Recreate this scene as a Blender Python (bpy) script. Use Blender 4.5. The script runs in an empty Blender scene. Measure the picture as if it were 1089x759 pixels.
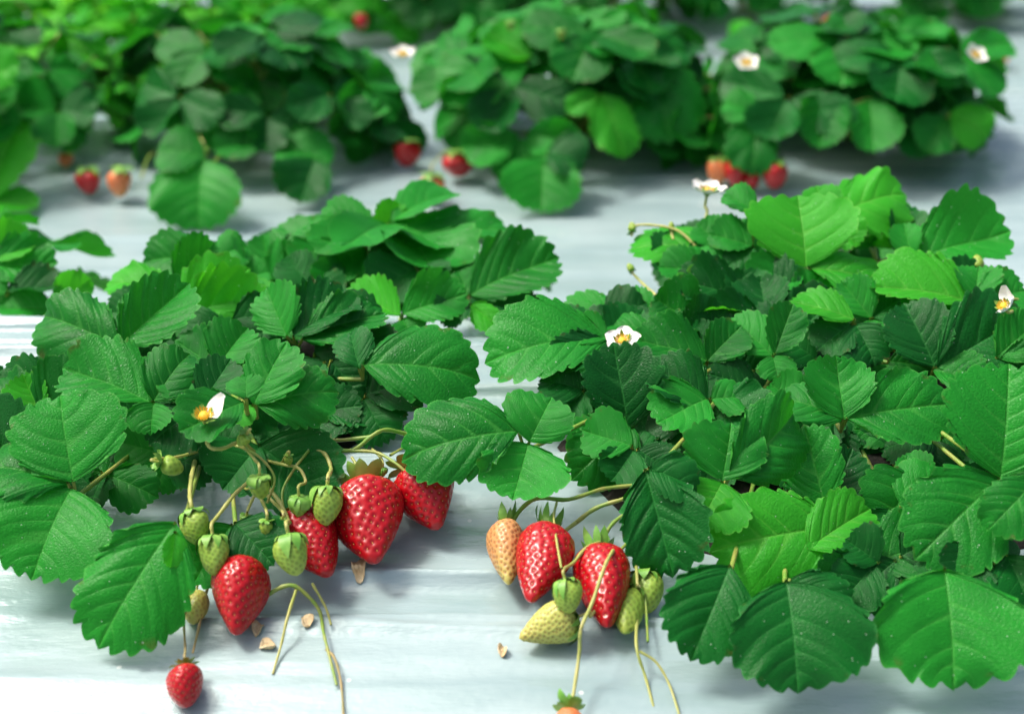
import bpy, math, random
import numpy as np
from mathutils import Vector, Matrix

R = math.radians
rng = np.random.default_rng(11)
random.seed(11)
S = bpy.context.scene
COL = S.collection

# ------------------------------------------------------------------ camera, sky, sun, exposure
CAM_H, PITCH, FPX, PW, PH = 0.33, 19.2, 1676.0, 1089.0, 759.0
cam = bpy.data.cameras.new('camera')
cam.sensor_width = 36.0
cam.lens = 36.0 * FPX / PW
cam.clip_start, cam.clip_end = 0.02, 2000
cam.dof.use_dof = True
cam.dof.focus_distance = 0.80
cam.dof.aperture_fstop = 6.2
camo = bpy.data.objects.new('camera', cam)
camo.location = (0, 0, CAM_H)
camo.rotation_euler = (R(90 - PITCH), 0, 0)
COL.objects.link(camo)
S.camera = camo

SUN_EL, SUN_AZ = 61.0, -88.0           # azimuth: degrees clockwise from the view direction
W = bpy.data.worlds.new('World'); S.world = W; W.use_nodes = True
wn = W.node_tree
sky = wn.nodes.new('ShaderNodeTexSky'); sky.sky_type = 'NISHITA'; sky.sun_disc = False
sky.sun_elevation = R(SUN_EL); sky.sun_rotation = R(SUN_AZ)
sky.air_density = 1.0; sky.dust_density = 9.0; sky.ozone_density = 1.0
wn.nodes['Background'].inputs['Strength'].default_value = 0.08
wn.links.new(sky.outputs[0], wn.nodes['Background'].inputs['Color'])
sun = bpy.data.lights.new('sun', 'SUN'); sun.energy = 1.5; sun.angle = R(14); sun.color = (1.0, 0.96, 0.9)
suno = bpy.data.objects.new('sun', sun); COL.objects.link(suno)
_az = R(SUN_AZ)                         # bright cloud high on the left
sd = Vector((math.sin(_az) * math.cos(R(SUN_EL)), math.cos(_az) * math.cos(R(SUN_EL)), math.sin(R(SUN_EL))))
suno.rotation_euler = sd.to_track_quat('Z', 'Y').to_euler()
S.view_settings.view_transform = 'Standard'
S.view_settings.look = 'None'
S.view_settings.exposure = 1.2
S.view_settings.gamma = 1.0
S.render.engine = 'CYCLES'
S.cycles.use_denoising = True
S.cycles.max_bounces = 6
S.cycles.diffuse_bounces = 3
S.cycles.transparent_max_bounces = 4

# ------------------------------------------------------------------ pixel <-> world
CR = Vector((1, 0, 0))
CF = Vector((0, math.cos(R(PITCH)), -math.sin(R(PITCH))))
CU = Vector((0, math.sin(R(PITCH)), math.cos(R(PITCH))))
CO = Vector((0, 0, CAM_H))

def at(px, py, d):
    return CO + d * (CF + ((px - PW / 2) / FPX) * CR + ((PH / 2 - py) / FPX) * CU)

# ------------------------------------------------------------------ ground height
def _hash(ix, iy, seed):
    h = (ix.astype(np.int64) * 374761393 + iy.astype(np.int64) * 668265263 + seed * 974711) & 0xffffffff
    h = ((h ^ (h >> 13)) * 1274126177) & 0xffffffff
    h = h ^ (h >> 16)
    return (h & 0xffff) / 65535.0

def vnoise(x, y, seed=0):
    x = np.asarray(x, float); y = np.asarray(y, float)
    ix = np.floor(x); iy = np.floor(y)
    fx = x - ix; fy = y - iy
    fx = fx * fx * (3 - 2 * fx); fy = fy * fy * (3 - 2 * fy)
    a = _hash(ix, iy, seed); b = _hash(ix + 1, iy, seed); c = _hash(ix, iy + 1, seed); d = _hash(ix + 1, iy + 1, seed)
    return (a * (1 - fx) + b * fx) * (1 - fy) + (c * (1 - fx) + d * fx) * fy

_py = [-3.0, -0.3, 0.05, 0.2, 0.36, 0.46, 0.612, 0.76, 0.875, 0.918]
_pz = [-0.06, -0.06, -0.06, -0.075, -0.10, -0.092, -0.049, -0.006, 0.029, 0.035]
for k in range(9):
    o = 0.85 * k
    _py += [1.0 + o, 1.09 + o, 1.20 + o, 1.42 + o, 1.62 + o, 1.75 + o]
    _pz += [-0.028, -0.042, -0.033, 0.004, 0.027, 0.032]
_py += [9.0, 2000]; _pz += [0.0, 0.0]
_ty = np.arange(-3, 9.5, 0.004)
_tz = np.interp(_ty, _py, _pz)
_k = np.exp(-0.5 * (np.arange(-12, 13) / 3.2) ** 2); _k /= _k.sum()
_tz = np.convolve(np.pad(_tz, 12, mode='edge'), _k, 'valid')

def ground(x, y):
    x = np.asarray(x, float); y = np.asarray(y, float)
    z = np.interp(y, _ty, _tz)
    yy = y + 0.03 * (vnoise(x * 2.1, y * 3, 5) - .5) + 0.02 * x
    w = (vnoise(x * 1.3 + 3, yy * 24, 1) - .5) * 0.0046
    n2 = vnoise(x * 2.2 + 9, yy * 55, 2)
    w += (1 - np.abs(2 * n2 - 1)) ** 4 * 0.0050
    n3 = vnoise(x * 3.5 + 1, yy * 130, 7)
    w += (n3 - .5) * 0.0007
    w += (vnoise(x * 6, y * 6, 3) - .5) * 0.004
    near = np.clip((1.05 - y) / 0.12, 0, 1)
    amp = 0.35 + 1.05 * near
    fade = np.clip((8.5 - np.abs(y)) / 1.5, 0, 1)
    return z + w * amp * fade

_ds = np.concatenate([np.arange(0.45, 1.6, 0.002), np.arange(1.6, 4, 0.005)])

def gdepth(px, py):
    u = (px - PW / 2) / FPX; v = (PH / 2 - py) / FPX
    dy = CF.y + v * CU.y; dz = CF.z + v * CU.z
    x = _ds * u; y = _ds * dy; z = CAM_H + _ds * dz
    hit = np.nonzero(z < ground(x, y))[0]
    return float(_ds[hit[0]]) if len(hit) else 4.0

def gp(px, py, off=0.0):
    """point above the ground under a pixel; values over 0.4 are a camera depth, under it a lift off the ground"""
    return at(px, py, off if off > 0.4 else gdepth(px, py) - off)

# ------------------------------------------------------------------ materials
def nodemat(name):
    m = bpy.data.materials.new(name); m.use_nodes = True
    nt = m.node_tree
    b = nt.nodes['Principled BSDF']
    return m, nt, b

class NB:
    def __init__(s, nt): s.nt = nt
    def n(s, t, **kw):
        nd = s.nt.nodes.new(t)
        for k, v in kw.items(): setattr(nd, k, v)
        return nd
    def l(s, a, b): s.nt.links.new(a, b)
    def math(s, op, a, b=None, clamp=False):
        nd = s.n('ShaderNodeMath', operation=op, use_clamp=clamp)
        for i, v in enumerate((a, b)):
            if v is None: continue
            if isinstance(v, (int, float)): nd.inputs[i].default_value = v
            else: s.l(v, nd.inputs[i])
        return nd.outputs[0]
    def mix(s, f, a, b):
        nd = s.n('ShaderNodeMix', data_type='RGBA')
        for i, v in ((0, f), (6, a), (7, b)):
            if isinstance(v, (int, float)): nd.inputs[i].default_value = v
            elif isinstance(v, tuple): nd.inputs[i].default_value = (*v, 1)
            else: s.l(v, nd.inputs[i])
        return nd.outputs[2]
    def ramp(s, f, lo, hi):
        nd = s.n('ShaderNodeMapRange', interpolation_type='SMOOTHSTEP')
        s.l(f, nd.inputs[0]); nd.inputs[1].default_value = lo; nd.inputs[2].default_value = hi
        return nd.outputs[0]
    def noise(s, vec, scale, detail=3, rough=.5):
        nd = s.n('ShaderNodeTexNoise'); nd.inputs['Scale'].default_value = scale
        nd.inputs['Detail'].default_value = detail; nd.inputs['Roughness'].default_value = rough
        s.l(vec, nd.inputs['Vector']); return nd.outputs[0]

def leaf_material(name, dark, light, back, vein, transl, transl_w, gloss=.42, specks=True):
    m, nt, b = nodemat(name); q = NB(nt)
    uvv = q.n('ShaderNodeUVMap', uv_map='vein').outputs[0]
    uvp = q.n('ShaderNodeUVMap', uv_map='plan').outputs[0]
    oi = q.n('ShaderNodeObjectInfo')
    off = q.n('ShaderNodeVectorMath', operation='SCALE'); q.l(oi.outputs['Random'], off.inputs['Scale']); off.inputs[0].default_value = (37, 53, 11)
    pv = q.n('ShaderNodeVectorMath', operation='ADD'); q.l(uvp, pv.inputs[0]); q.l(off.outputs[0], pv.inputs[1])
    p = pv.outputs[0]
    sx = q.n('ShaderNodeSeparateXYZ'); q.l(uvv, sx.inputs[0])
    sp = q.n('ShaderNodeSeparateXYZ'); q.l(uvp, sp.inputs[0])
    ph = q.math('FRACT', sx.outputs[0]); qq = sx.outputs[1]
    vd = q.math('MULTIPLY', q.math('ABSOLUTE', q.math('SUBTRACT', ph, .5)), q.math('ADD', qq, .12))
    vmask = q.math('MULTIPLY', q.math('SUBTRACT', 1, q.ramp(vd, .004, .034)), q.math('SUBTRACT', 1, q.math('MULTIPLY', qq, .8)))
    md = q.math('ABSOLUTE', q.math('SUBTRACT', sp.outputs[0], .5))
    mw = q.math('SUBTRACT', 1, q.ramp(md, .004, .016))
    veins = q.math('MAXIMUM', vmask, mw)
    nz = q.noise(p, 3.2, 4, .6)
    nf = q.noise(p, 60, 2)
    rv = q.math('ADD', q.math('MULTIPLY', oi.outputs['Random'], .5), q.math('MULTIPLY', nz, .8))
    c = q.mix(q.ramp(rv, .25, 1.0), dark, light)
    c = q.mix(q.math('MULTIPLY', q.ramp(nf, .4, .75), .25), c, tuple(v * .55 for v in dark))
    c = q.mix(q.math('MULTIPLY', veins, .34), c, vein)
    edge = q.ramp(qq, .955, 1.0)
    br = q.math('MULTIPLY', q.ramp(qq, .80, .98), q.ramp(q.noise(p, 7, 3), .60, .68))
    c = q.mix(q.math('MULTIPLY', br, .55), c, (.09, .055, .02))
    c = q.mix(q.math('MULTIPLY', edge, .45), c, vein)
    geo = q.n('ShaderNodeNewGeometry')
    cb = q.mix(q.math('MULTIPLY', veins, .6), back, vein)
    c = q.mix(geo.outputs['Backfacing'], c, cb)
    rough = q.math('ADD', q.math('MULTIPLY', nf, .18), gloss - .08)
    if specks:
        vo = q.n('ShaderNodeTexVoronoi'); vo.inputs['Scale'].default_value = 26; q.l(p, vo.inputs['Vector'])
        vs = q.n('ShaderNodeSeparateColor'); q.l(vo.outputs['Color'], vs.inputs[0])
        rad = q.math('MULTIPLY', q.ramp(vs.outputs[0], .70, 1.0), .15)
        sm = q.math('MULTIPLY', q.math('LESS_THAN', vo.outputs['Distance'], rad), .5)
        sm = q.math('MULTIPLY', sm, q.math('SUBTRACT', 1, geo.outputs['Backfacing']))
        c = q.mix(sm, c, (.62, .74, .62))
    q.l(c, b.inputs['Base Color']); q.l(rough, b.inputs['Roughness'])
    b.inputs['Specular IOR Level'].default_value = .17
    # quilted cells between the small veins
    ve = q.n('ShaderNodeTexVoronoi', feature='DISTANCE_TO_EDGE'); ve.inputs['Scale'].default_value = 30; q.l(p, ve.inputs['Vector'])
    hh = q.math('ADD', q.math('MULTIPLY', q.ramp(ve.outputs['Distance'], 0, .25), .5), q.math('MULTIPLY', nf, .35))
    hh = q.math('SUBTRACT', hh, q.math('MULTIPLY', veins, .9))
    bp = q.n('ShaderNodeBump'); bp.inputs['Strength'].default_value = .34; bp.inputs['Distance'].default_value = .0007
    q.l(hh, bp.inputs['Height']); q.l(bp.outputs[0], b.inputs['Normal'])
    tr = q.n('ShaderNodeBsdfTranslucent'); tr.inputs['Color'].default_value = (*transl, 1)
    mx = q.n('ShaderNodeMixShader'); mx.inputs[0].default_value = transl_w
    q.l(b.outputs[0], mx.inputs[1]); q.l(tr.outputs[0], mx.inputs[2])
    q.l(mx.outputs[0], nt.nodes['Material Output'].inputs['Surface'])
    return m

M_LEAF = leaf_material('leaf_green', (.004, .110, .012), (.017, .260, .024), (.05, .30, .04), (.08, .36, .06), (.04, .46, .015), .22)
M_YOUNG = leaf_material('leaf_young', (.017, .25, .013), (.046, .39, .024), (.10, .44, .05), (.16, .50, .07), (.10, .70, .02), .32)
M_LEAF_SHADE = leaf_material('leaf_dark_shade', (.002, .062, .009), (.006, .125, .016), (.03, .2, .04), (.04, .24, .05), (.02, .28, .01), .12)  # darker leaf green, shade of the plant's interior put into the colour

def simple(name, col, col2, rough=.5, scale=60, sss=0, bump=.0, spec=.5):
    m, nt, b = nodemat(name); q = NB(nt)
    tc = q.n('ShaderNodeTexCoord').outputs['Object']
    f = q.ramp(q.noise(tc, scale, 3), .3, .7)
    q.l(q.mix(f, col, col2), b.inputs['Base Color'])
    b.inputs['Roughness'].default_value = rough
    b.inputs['Specular IOR Level'].default_value = spec
    if sss:
        b.inputs['Subsurface Weight'].default_value = sss
        b.inputs['Subsurface Radius'].default_value = (.004, .003, .002)
        b.inputs['Subsurface Scale'].default_value = 1.0
    if bump:
        bp = q.n('ShaderNodeBump'); bp.inputs['Strength'].default_value = .6; bp.inputs['Distance'].default_value = bump
        q.l(q.noise(tc, scale * 3, 3), bp.inputs['Height']); q.l(bp.outputs[0], b.inputs['Normal'])
    return m

M_STEM = simple('green_stem', (.14, .30, .035), (.30, .31, .07), .45, 90, .2)
M_PALE = simple('pale_stem', (.42, .40, .13), (.33, .38, .09), .45, 70, .2)
M_DRY = simple('dry_stem', (.38, .27, .12), (.22, .24, .07), .6, 60)
M_SEPAL = simple('sepal_green', (.10, .30, .03), (.24, .45, .08), .5, 120, .1)
M_PETAL = simple('white_petal', (.80, .80, .74), (.84, .83, .80), .6, 200, .3)
M_CENTRE = simple('flower_yellow', (.80, .42, .01), (.75, .55, .05), .6, 700, .2, .0004)
M_DEBRIS = simple('dried_petal_tan', (.72, .60, .38), (.50, .36, .18), .8, 160, 0, .0004)

def fruit_material(name, top, mid, tip, pit, rough=.3, coat=.35):
    m, nt, b = nodemat(name); q = NB(nt)
    s = q.n('ShaderNodeAttribute', attribute_name='along').outputs['Fac']
    d = q.n('ShaderNodeAttribute', attribute_name='pit').outputs['Fac']
    tc = q.n('ShaderNodeTexCoord').outputs['Object']
    nz = q.math('MULTIPLY', q.math('SUBTRACT', q.noise(tc, 45, 2), .5), .35)
    ss = q.math('ADD', s, nz)
    c = q.mix(q.ramp(ss, -.02, .16), top, mid)
    c = q.mix(q.ramp(ss, .55, 1.0), c, tip)
    c = q.mix(q.math('MULTIPLY', d, .75), c, pit)
    q.l(c, b.inputs['Base Color'])
    b.inputs['Roughness'].default_value = rough
    b.inputs['Subsurface Weight'].default_value = .25
    b.inputs['Subsurface Radius'].default_value = (.004, .0015, .001)
    b.inputs['Subsurface Scale'].default_value = 1.0
    b.inputs['Coat Weight'].default_value = coat
    b.inputs['Coat Roughness'].default_value = .16
    b.inputs['Specular IOR Level'].default_value = .35
    bp = q.n('ShaderNodeBump'); bp.inputs['Strength'].default_value = .25; bp.inputs['Distance'].default_value = .0004
    q.l(q.noise(tc, 500, 2), bp.inputs['Height']); q.l(bp.outputs[0], b.inputs['Normal'])
    return m

F_RED = fruit_material('ripe_flesh', (.60, .07, .035), (.42, .002, .007), (.36, .002, .006), (.20, .001, .004), .34, .3)
F_PINK = fruit_material('pinkish_flesh', (.58, .14, .06), (.58, .30, .11), (.46, .42, .12), (.28, .10, .03), .4, .15)
F_ORANGE = fruit_material('orange_flesh', (.72, .26, .10), (.70, .20, .07), (.62, .30, .10), (.45, .12, .04), .4, .2)
F_PALE = fruit_material('pale_flesh', (.30, .42, .08), (.47, .49, .12), (.46, .42, .11), (.26, .20, .05), .45, .1)
F_GREEN = fruit_material('green_flesh', (.20, .38, .04), (.27, .42, .06), (.32, .42, .07), (.07, .14, .012), .5, .05)
SEED_GOLD = simple('seed_gold', (.66, .36, .06), (.46, .18, .03), .35, 300)
SEED_RUST = simple('seed_rust', (.26, .07, .02), (.22, .09, .02), .4, 300)
SEED_GREEN = simple('seed_green', (.28, .15, .03), (.40, .30, .06), .4, 300)

def plastic_material():
    m, nt, b = nodemat('silver_plastic_mulch'); q = NB(nt)
    pos = q.n('ShaderNodeNewGeometry').outputs['Position']
    mp = q.n('ShaderNodeMapping'); mp.inputs['Scale'].default_value = (.22, 1, 1); q.l(pos, mp.inputs['Vector'])
    st = mp.outputs[0]
    a = q.noise(st, 26, 4, .6); a2 = q.noise(pos, 9, 3, .6); f = q.noise(pos, 260, 2)
    c = q.mix(q.ramp(a, .3, .7), (.28, .395, .405), (.39, .505, .515))
    c = q.mix(q.math('MULTIPLY', q.ramp(a2, .5, .8), .35), c, (.25, .36, .37))
    # dust flecks
    vo = q.n('ShaderNodeTexVoronoi'); vo.inputs['Scale'].default_value = 95; q.l(pos, vo.inputs['Vector'])
    vs = q.n('ShaderNodeSeparateColor'); q.l(vo.outputs['Color'], vs.inputs[0])
    rad = q.math('MULTIPLY', q.ramp(vs.outputs[0], .86, 1.0), .16)
    c = q.mix(q.math('MULTIPLY', q.math('LESS_THAN', vo.outputs['Distance'], rad), .6), c, (.75, .78, .76))
    q.l(c, b.inputs['Base Color'])
    b.inputs['Metallic'].default_value = .18
    b.inputs['Specular IOR Level'].default_value = .5
    q.l(q.math('ADD', q.math('MULTIPLY', a, .14), .18), b.inputs['Roughness'])
    bp = q.n('ShaderNodeBump'); bp.inputs['Strength'].default_value = .75; bp.inputs['Distance'].default_value = .0018
    hh = q.math('ADD', q.noise(st, 60, 5, .6), q.math('MULTIPLY', f, .12))
    q.l(hh, bp.inputs['Height']); q.l(bp.outputs[0], b.inputs['Normal'])
    return m
M_PLASTIC = plastic_material()

# ------------------------------------------------------------------ mesh helpers
def mk_mesh(name, V, F, mats, uvs=None, attrs=None, midx=None, smooth=True):
    V = np.asarray(V, np.float32); F = np.asarray(F, np.int32)
    me = bpy.data.meshes.new(name)
    me.vertices.add(len(V)); me.vertices.foreach_set('co', V.ravel())
    nl = F.size; k = F.shape[1]
    me.loops.add(nl); me.loops.foreach_set('vertex_index', F.ravel())
    me.polygons.add(len(F)); me.polygons.foreach_set('loop_start', np.arange(0, nl, k, dtype=np.int32))
    me.polygons.foreach_set('loop_total', np.full(len(F), k, np.int32))
    for m in mats: me.materials.append(m)
    if midx is not None: me.polygons.foreach_set('material_index', np.asarray(midx, np.int32))
    me.polygons.foreach_set('use_smooth', np.full(len(F), smooth))
    for nm, uv in (uvs or {}).items():
        l = me.uv_layers.new(name=nm)
        l.data.foreach_set('uv', np.asarray(uv, np.float32)[F.ravel()].ravel())
    for nm, a in (attrs or {}).items():
        at_ = me.attributes.new(nm, 'FLOAT', 'POINT'); at_.data.foreach_set('value', np.asarray(a, np.float32))
    me.update(calc_edges=True)
    me.validate()
    return me

def link(name, me, parent=None, loc=(0, 0, 0)):
    o = bpy.data.objects.new(name, me); COL.objects.link(o)
    o.location = loc
    if parent is not None: o.parent = parent
    return o

def tag(o, label=None, cat=None, group=None, kind=None):
    for k, v in (('label', label), ('category', cat), ('group', group), ('kind', kind)):
        if v: o[k] = v
    return o

def thing(name, loc, label, cat, group=None):
    o = bpy.data.objects.new(name, None); o.empty_display_size = .02
    COL.objects.link(o); o.location = loc
    return tag(o, label, cat, group)

def resample(P, n):
    P = [Vector(p) for p in P]
    P = [P[0] * 2 - P[1]] + P + [P[-1] * 2 - P[-2]]
    out = []
    segs = len(P) - 3
    for i in range(segs):
        a, b, c, d = P[i:i + 4]
        for j in range(n):
            t = j / n
            out.append(.5 * ((2 * b) + (c - a) * t + (2 * a - 5 * b + 4 * c - d) * t * t + (3 * b - a - 3 * c + d) * t ** 3))
    out.append(P[-2])
    return out

def tube(P, r0, r1, n=6, sides=8, knots=True):
    P = resample(P, n); V = []; F = []
    m = len(P)
    up = Vector((.2, .3, 1)).normalized()
    for i, p in enumerate(P):
        t = (P[min(i + 1, m - 1)] - P[max(i - 1, 0)])
        if t.length < 1e-9: t = Vector((0, 0, 1))
        t.normalize()
        s = t.cross(up)
        if s.length < .05: s = t.cross(Vector((1, 0, 0)))
        s.normalize(); b = s.cross(t)
        r = r0 + (r1 - r0) * i / (m - 1)
        if knots: r *= 1 + .10 * math.sin(i * 1.7 + r0 * 9000)
        for k in range(sides):
            a = 2 * math.pi * k / sides
            V.append(p + (s * math.cos(a) + b * math.sin(a)) * r)
    for i in range(m - 1):
        for k in range(sides):
            k2 = (k + 1) % sides
            F.append((i * sides + k, i * sides + k2, (i + 1) * sides + k2, (i + 1) * sides + k))
    c0 = len(V); V.append(P[0]); V.append(P[-1])
    for k in range(sides):
        k2 = (k + 1) % sides
        F.append((c0, k2, k, k)); F.append((c0 + 1, (m - 1) * sides + k, (m - 1) * sides + k2, (m - 1) * sides + k2))
    F = [f for f in F]
    V = np.array([tuple(v) for v in V])
    return V, np.array(F)

def quads_ok(F):
    return F

def join(parts):
    """parts: list of (V, F, matindex, uvs) -> merged"""
    Vs, Fs, Ms, u1, u2 = [], [], [], [], []
    o = 0
    for V, F, mi, uv in parts:
        Vs.append(V); Fs.append(F + o); Ms += [mi] * len(F); o += len(V)
        if uv is None: uv = (np.zeros((len(V), 2)), np.zeros((len(V), 2)))
        u1.append(uv[0]); u2.append(uv[1])
    return np.vstack(Vs), np.vstack(Fs), Ms, {'vein': np.vstack(u1), 'plan': np.vstack(u2)}

# ------------------------------------------------------------------ leaflet blade
_ox = np.array([.03, .30, .62, .87, 1.0, 1.0, .88, .64, .33, 0])
_oy = np.array([0, .06, .17, .33, .52, .68, .83, .935, .985, 1.0])

def blade(L, W, fold=.25, arch=.06, quilt=.016, wave=.02, asym=0., seed=0, nt=8, nq=9, teeth=7, tooth=.045, curl=0., rnd=0., twist=0.):
    r = np.random.default_rng(seed)
    Vs, Fs, UV, UP = [], [], [], []
    base = 0
    T = int(teeth * nt + nt // 2)
    for side in (-1, 1):
        hw = W / 2 * (1 + asym * side)
        t = np.linspace(0, 1, T + 1)
        ox = _ox * hw; oy = _oy.copy()
        if rnd: oy = oy + rnd * np.array([0, -.05, -.06, -.06, -.03, 0, .01, .005, 0, 0])
        if asym * side > 0: oy = oy - .16 * asym * side * 4 * np.sin(np.pi * np.linspace(0, 1, 10)) * .35
        oy = oy * L
        s = np.concatenate([[0], np.cumsum(np.hypot(np.diff(ox), np.diff(oy)))]); s /= s[-1]
        x = np.interp(t, s, ox); y = np.interp(t, s, oy)
        # smooth the outline
        for _ in range(3):
            k = max(2, T // 24)
            ker = np.ones(2 * k + 1) / (2 * k + 1)
            xp = np.convolve(np.pad(x, k, mode='reflect', reflect_type='odd'), ker, 'valid')
            yp = np.convolve(np.pad(y, k, mode='reflect', reflect_type='odd'), ker, 'valid')
            x, y = xp, yp
        x = np.clip(x, 0, None); x[-1] = 0
        tx = np.gradient(x); ty = np.gradient(y); ln = np.hypot(tx, ty) + 1e-9
        nx, ny = ty / ln, -tx / ln
        t0 = .13
        jit = .30 * np.interp(t, np.linspace(0, 1, 14), r.normal(0, 1, 14))
        vp = np.clip((t - t0) / (1 - t0), 0, 1) * (teeth + .5 - 1) + .0 + jit * np.sin(np.pi * t)
        vp = vp - vp[-1] + teeth - .5
        ph = vp - np.floor(vp)
        am = (np.clip((t - t0) / .1, 0, 1)) * tooth * (L * .6 + W * .4) * (.8 + .4 * np.interp(t, np.linspace(0, 1, 12), r.random(12)))
        bump = (1 - np.abs(2 * ph - 1) ** 1.7)
        dx = nx * am * (bump - .30); dy = ny * am * (bump - .35)
        skew = am * .45 * (np.sin(np.pi * ph) ** 2)
        dx += tx / ln * skew; dy += ty / ln * skew
        ym = np.maximum(y - .92 * x * min(1.25, L / max(W, 1e-6)), .0)
        ym = np.maximum.accumulate(ym + .05 * L * t); ym *= L / ym[-1]
        q = np.linspace(0, 1, nq + 1) ** .92
        X = q[None, :] * x[:, None]
        Y = ym[:, None] + q[None, :] * (y - ym)[:, None]
        # veins bow towards the tip
        bow = np.sin(np.pi * q)[None, :] * (.10 * x)[:, None]
        X = X + bow * .5; Y = Y - bow * .6
        wq = (q ** 4)[None, :]
        X = X + dx[:, None] * wq; Y = Y + dy[:, None] * wq
        X = np.maximum(X, 0)
        # relief
        g = 1 - np.exp(-((ph - .5) / .17) ** 2)
        Z = quilt * L * g[:, None] * (np.sin(np.pi * np.clip(q, 0, 1) ** .8) ** 1.1)[None, :]
        xn = X / (W / 2); yn = Y / L
        Z += math.tan(fold) * X * (1 - .28 * np.clip(xn, 0, 1.2))
        Z += arch * L * 4 * yn * (1 - yn) + twist * side * X * (yn - .35)
        wv = np.interp(t, np.linspace(0, 1, 9), r.normal(0, 1, 9)); wv = wv - wv[-1] * t
        Z += wave * L * (q ** 2)[None, :] * wv[:, None]
        wv2 = np.sin(2 * np.pi * (vp * .5 + r.random())) * .35
        Z += wave * .5 * L * (q ** 3)[None, :] * wv2[:, None] * np.sin(np.pi * t)[:, None]
        Z -= curl * L * np.clip(xn, 0, 1.3) ** 2.2 * np.sin(np.pi * np.clip(yn, 0, 1))
        Z -= curl * .7 * L * np.clip((yn - .6) / .4, 0, 1.2) ** 2
        X = X * math.cos(fold * .6)
        V = np.stack([X * side, Y, Z], -1).reshape(-1, 3)
        idx = base + np.arange((T + 1) * (nq + 1)).reshape(T + 1, nq + 1)
        a, b, c, d = idx[:-1, :-1], idx[:-1, 1:], idx[1:, 1:], idx[1:, :-1]
        f = np.stack([a, b, c, d], -1) if side > 0 else np.stack([a, d, c, b], -1)
        Fs.append(f.reshape(-1, 4))
        UV.append(np.stack([np.repeat(vp, nq + 1), np.tile(q, T + 1)], -1))
        UP.append(np.stack([(V[:, 0] / L) * .8 + .5, V[:, 1] / L], -1))
        Vs.append(V); base += len(V)
    return np.vstack(Vs), np.vstack(Fs), (np.vstack(UV), np.vstack(UP))

def place(V, o, ax, n):
    """local (x lateral, y axis, z normal) -> world"""
    ax = ax.normalized(); n = (n - ax * n.dot(ax)).normalized(); l = ax.cross(n)
    A = np.array([tuple(l), tuple(ax), tuple(n)])
    return V @ A + np.array(tuple(o))

def above(V, lift=.002):
    g = ground(V[:, 0], V[:, 1]) + lift
    V = V.copy(); V[:, 2] = np.maximum(V[:, 2], g)
    return V

M_LIME = leaf_material('leaf_lime', (.040, .34, .016), (.10, .48, .028), (.14, .5, .05), (.20, .50, .07), (.2, .75, .03), .32, specks=False)
MATS = {'m': M_LEAF, 'y': M_YOUNG, 'o': M_LEAF_SHADE, 'l': M_LIME}

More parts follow.
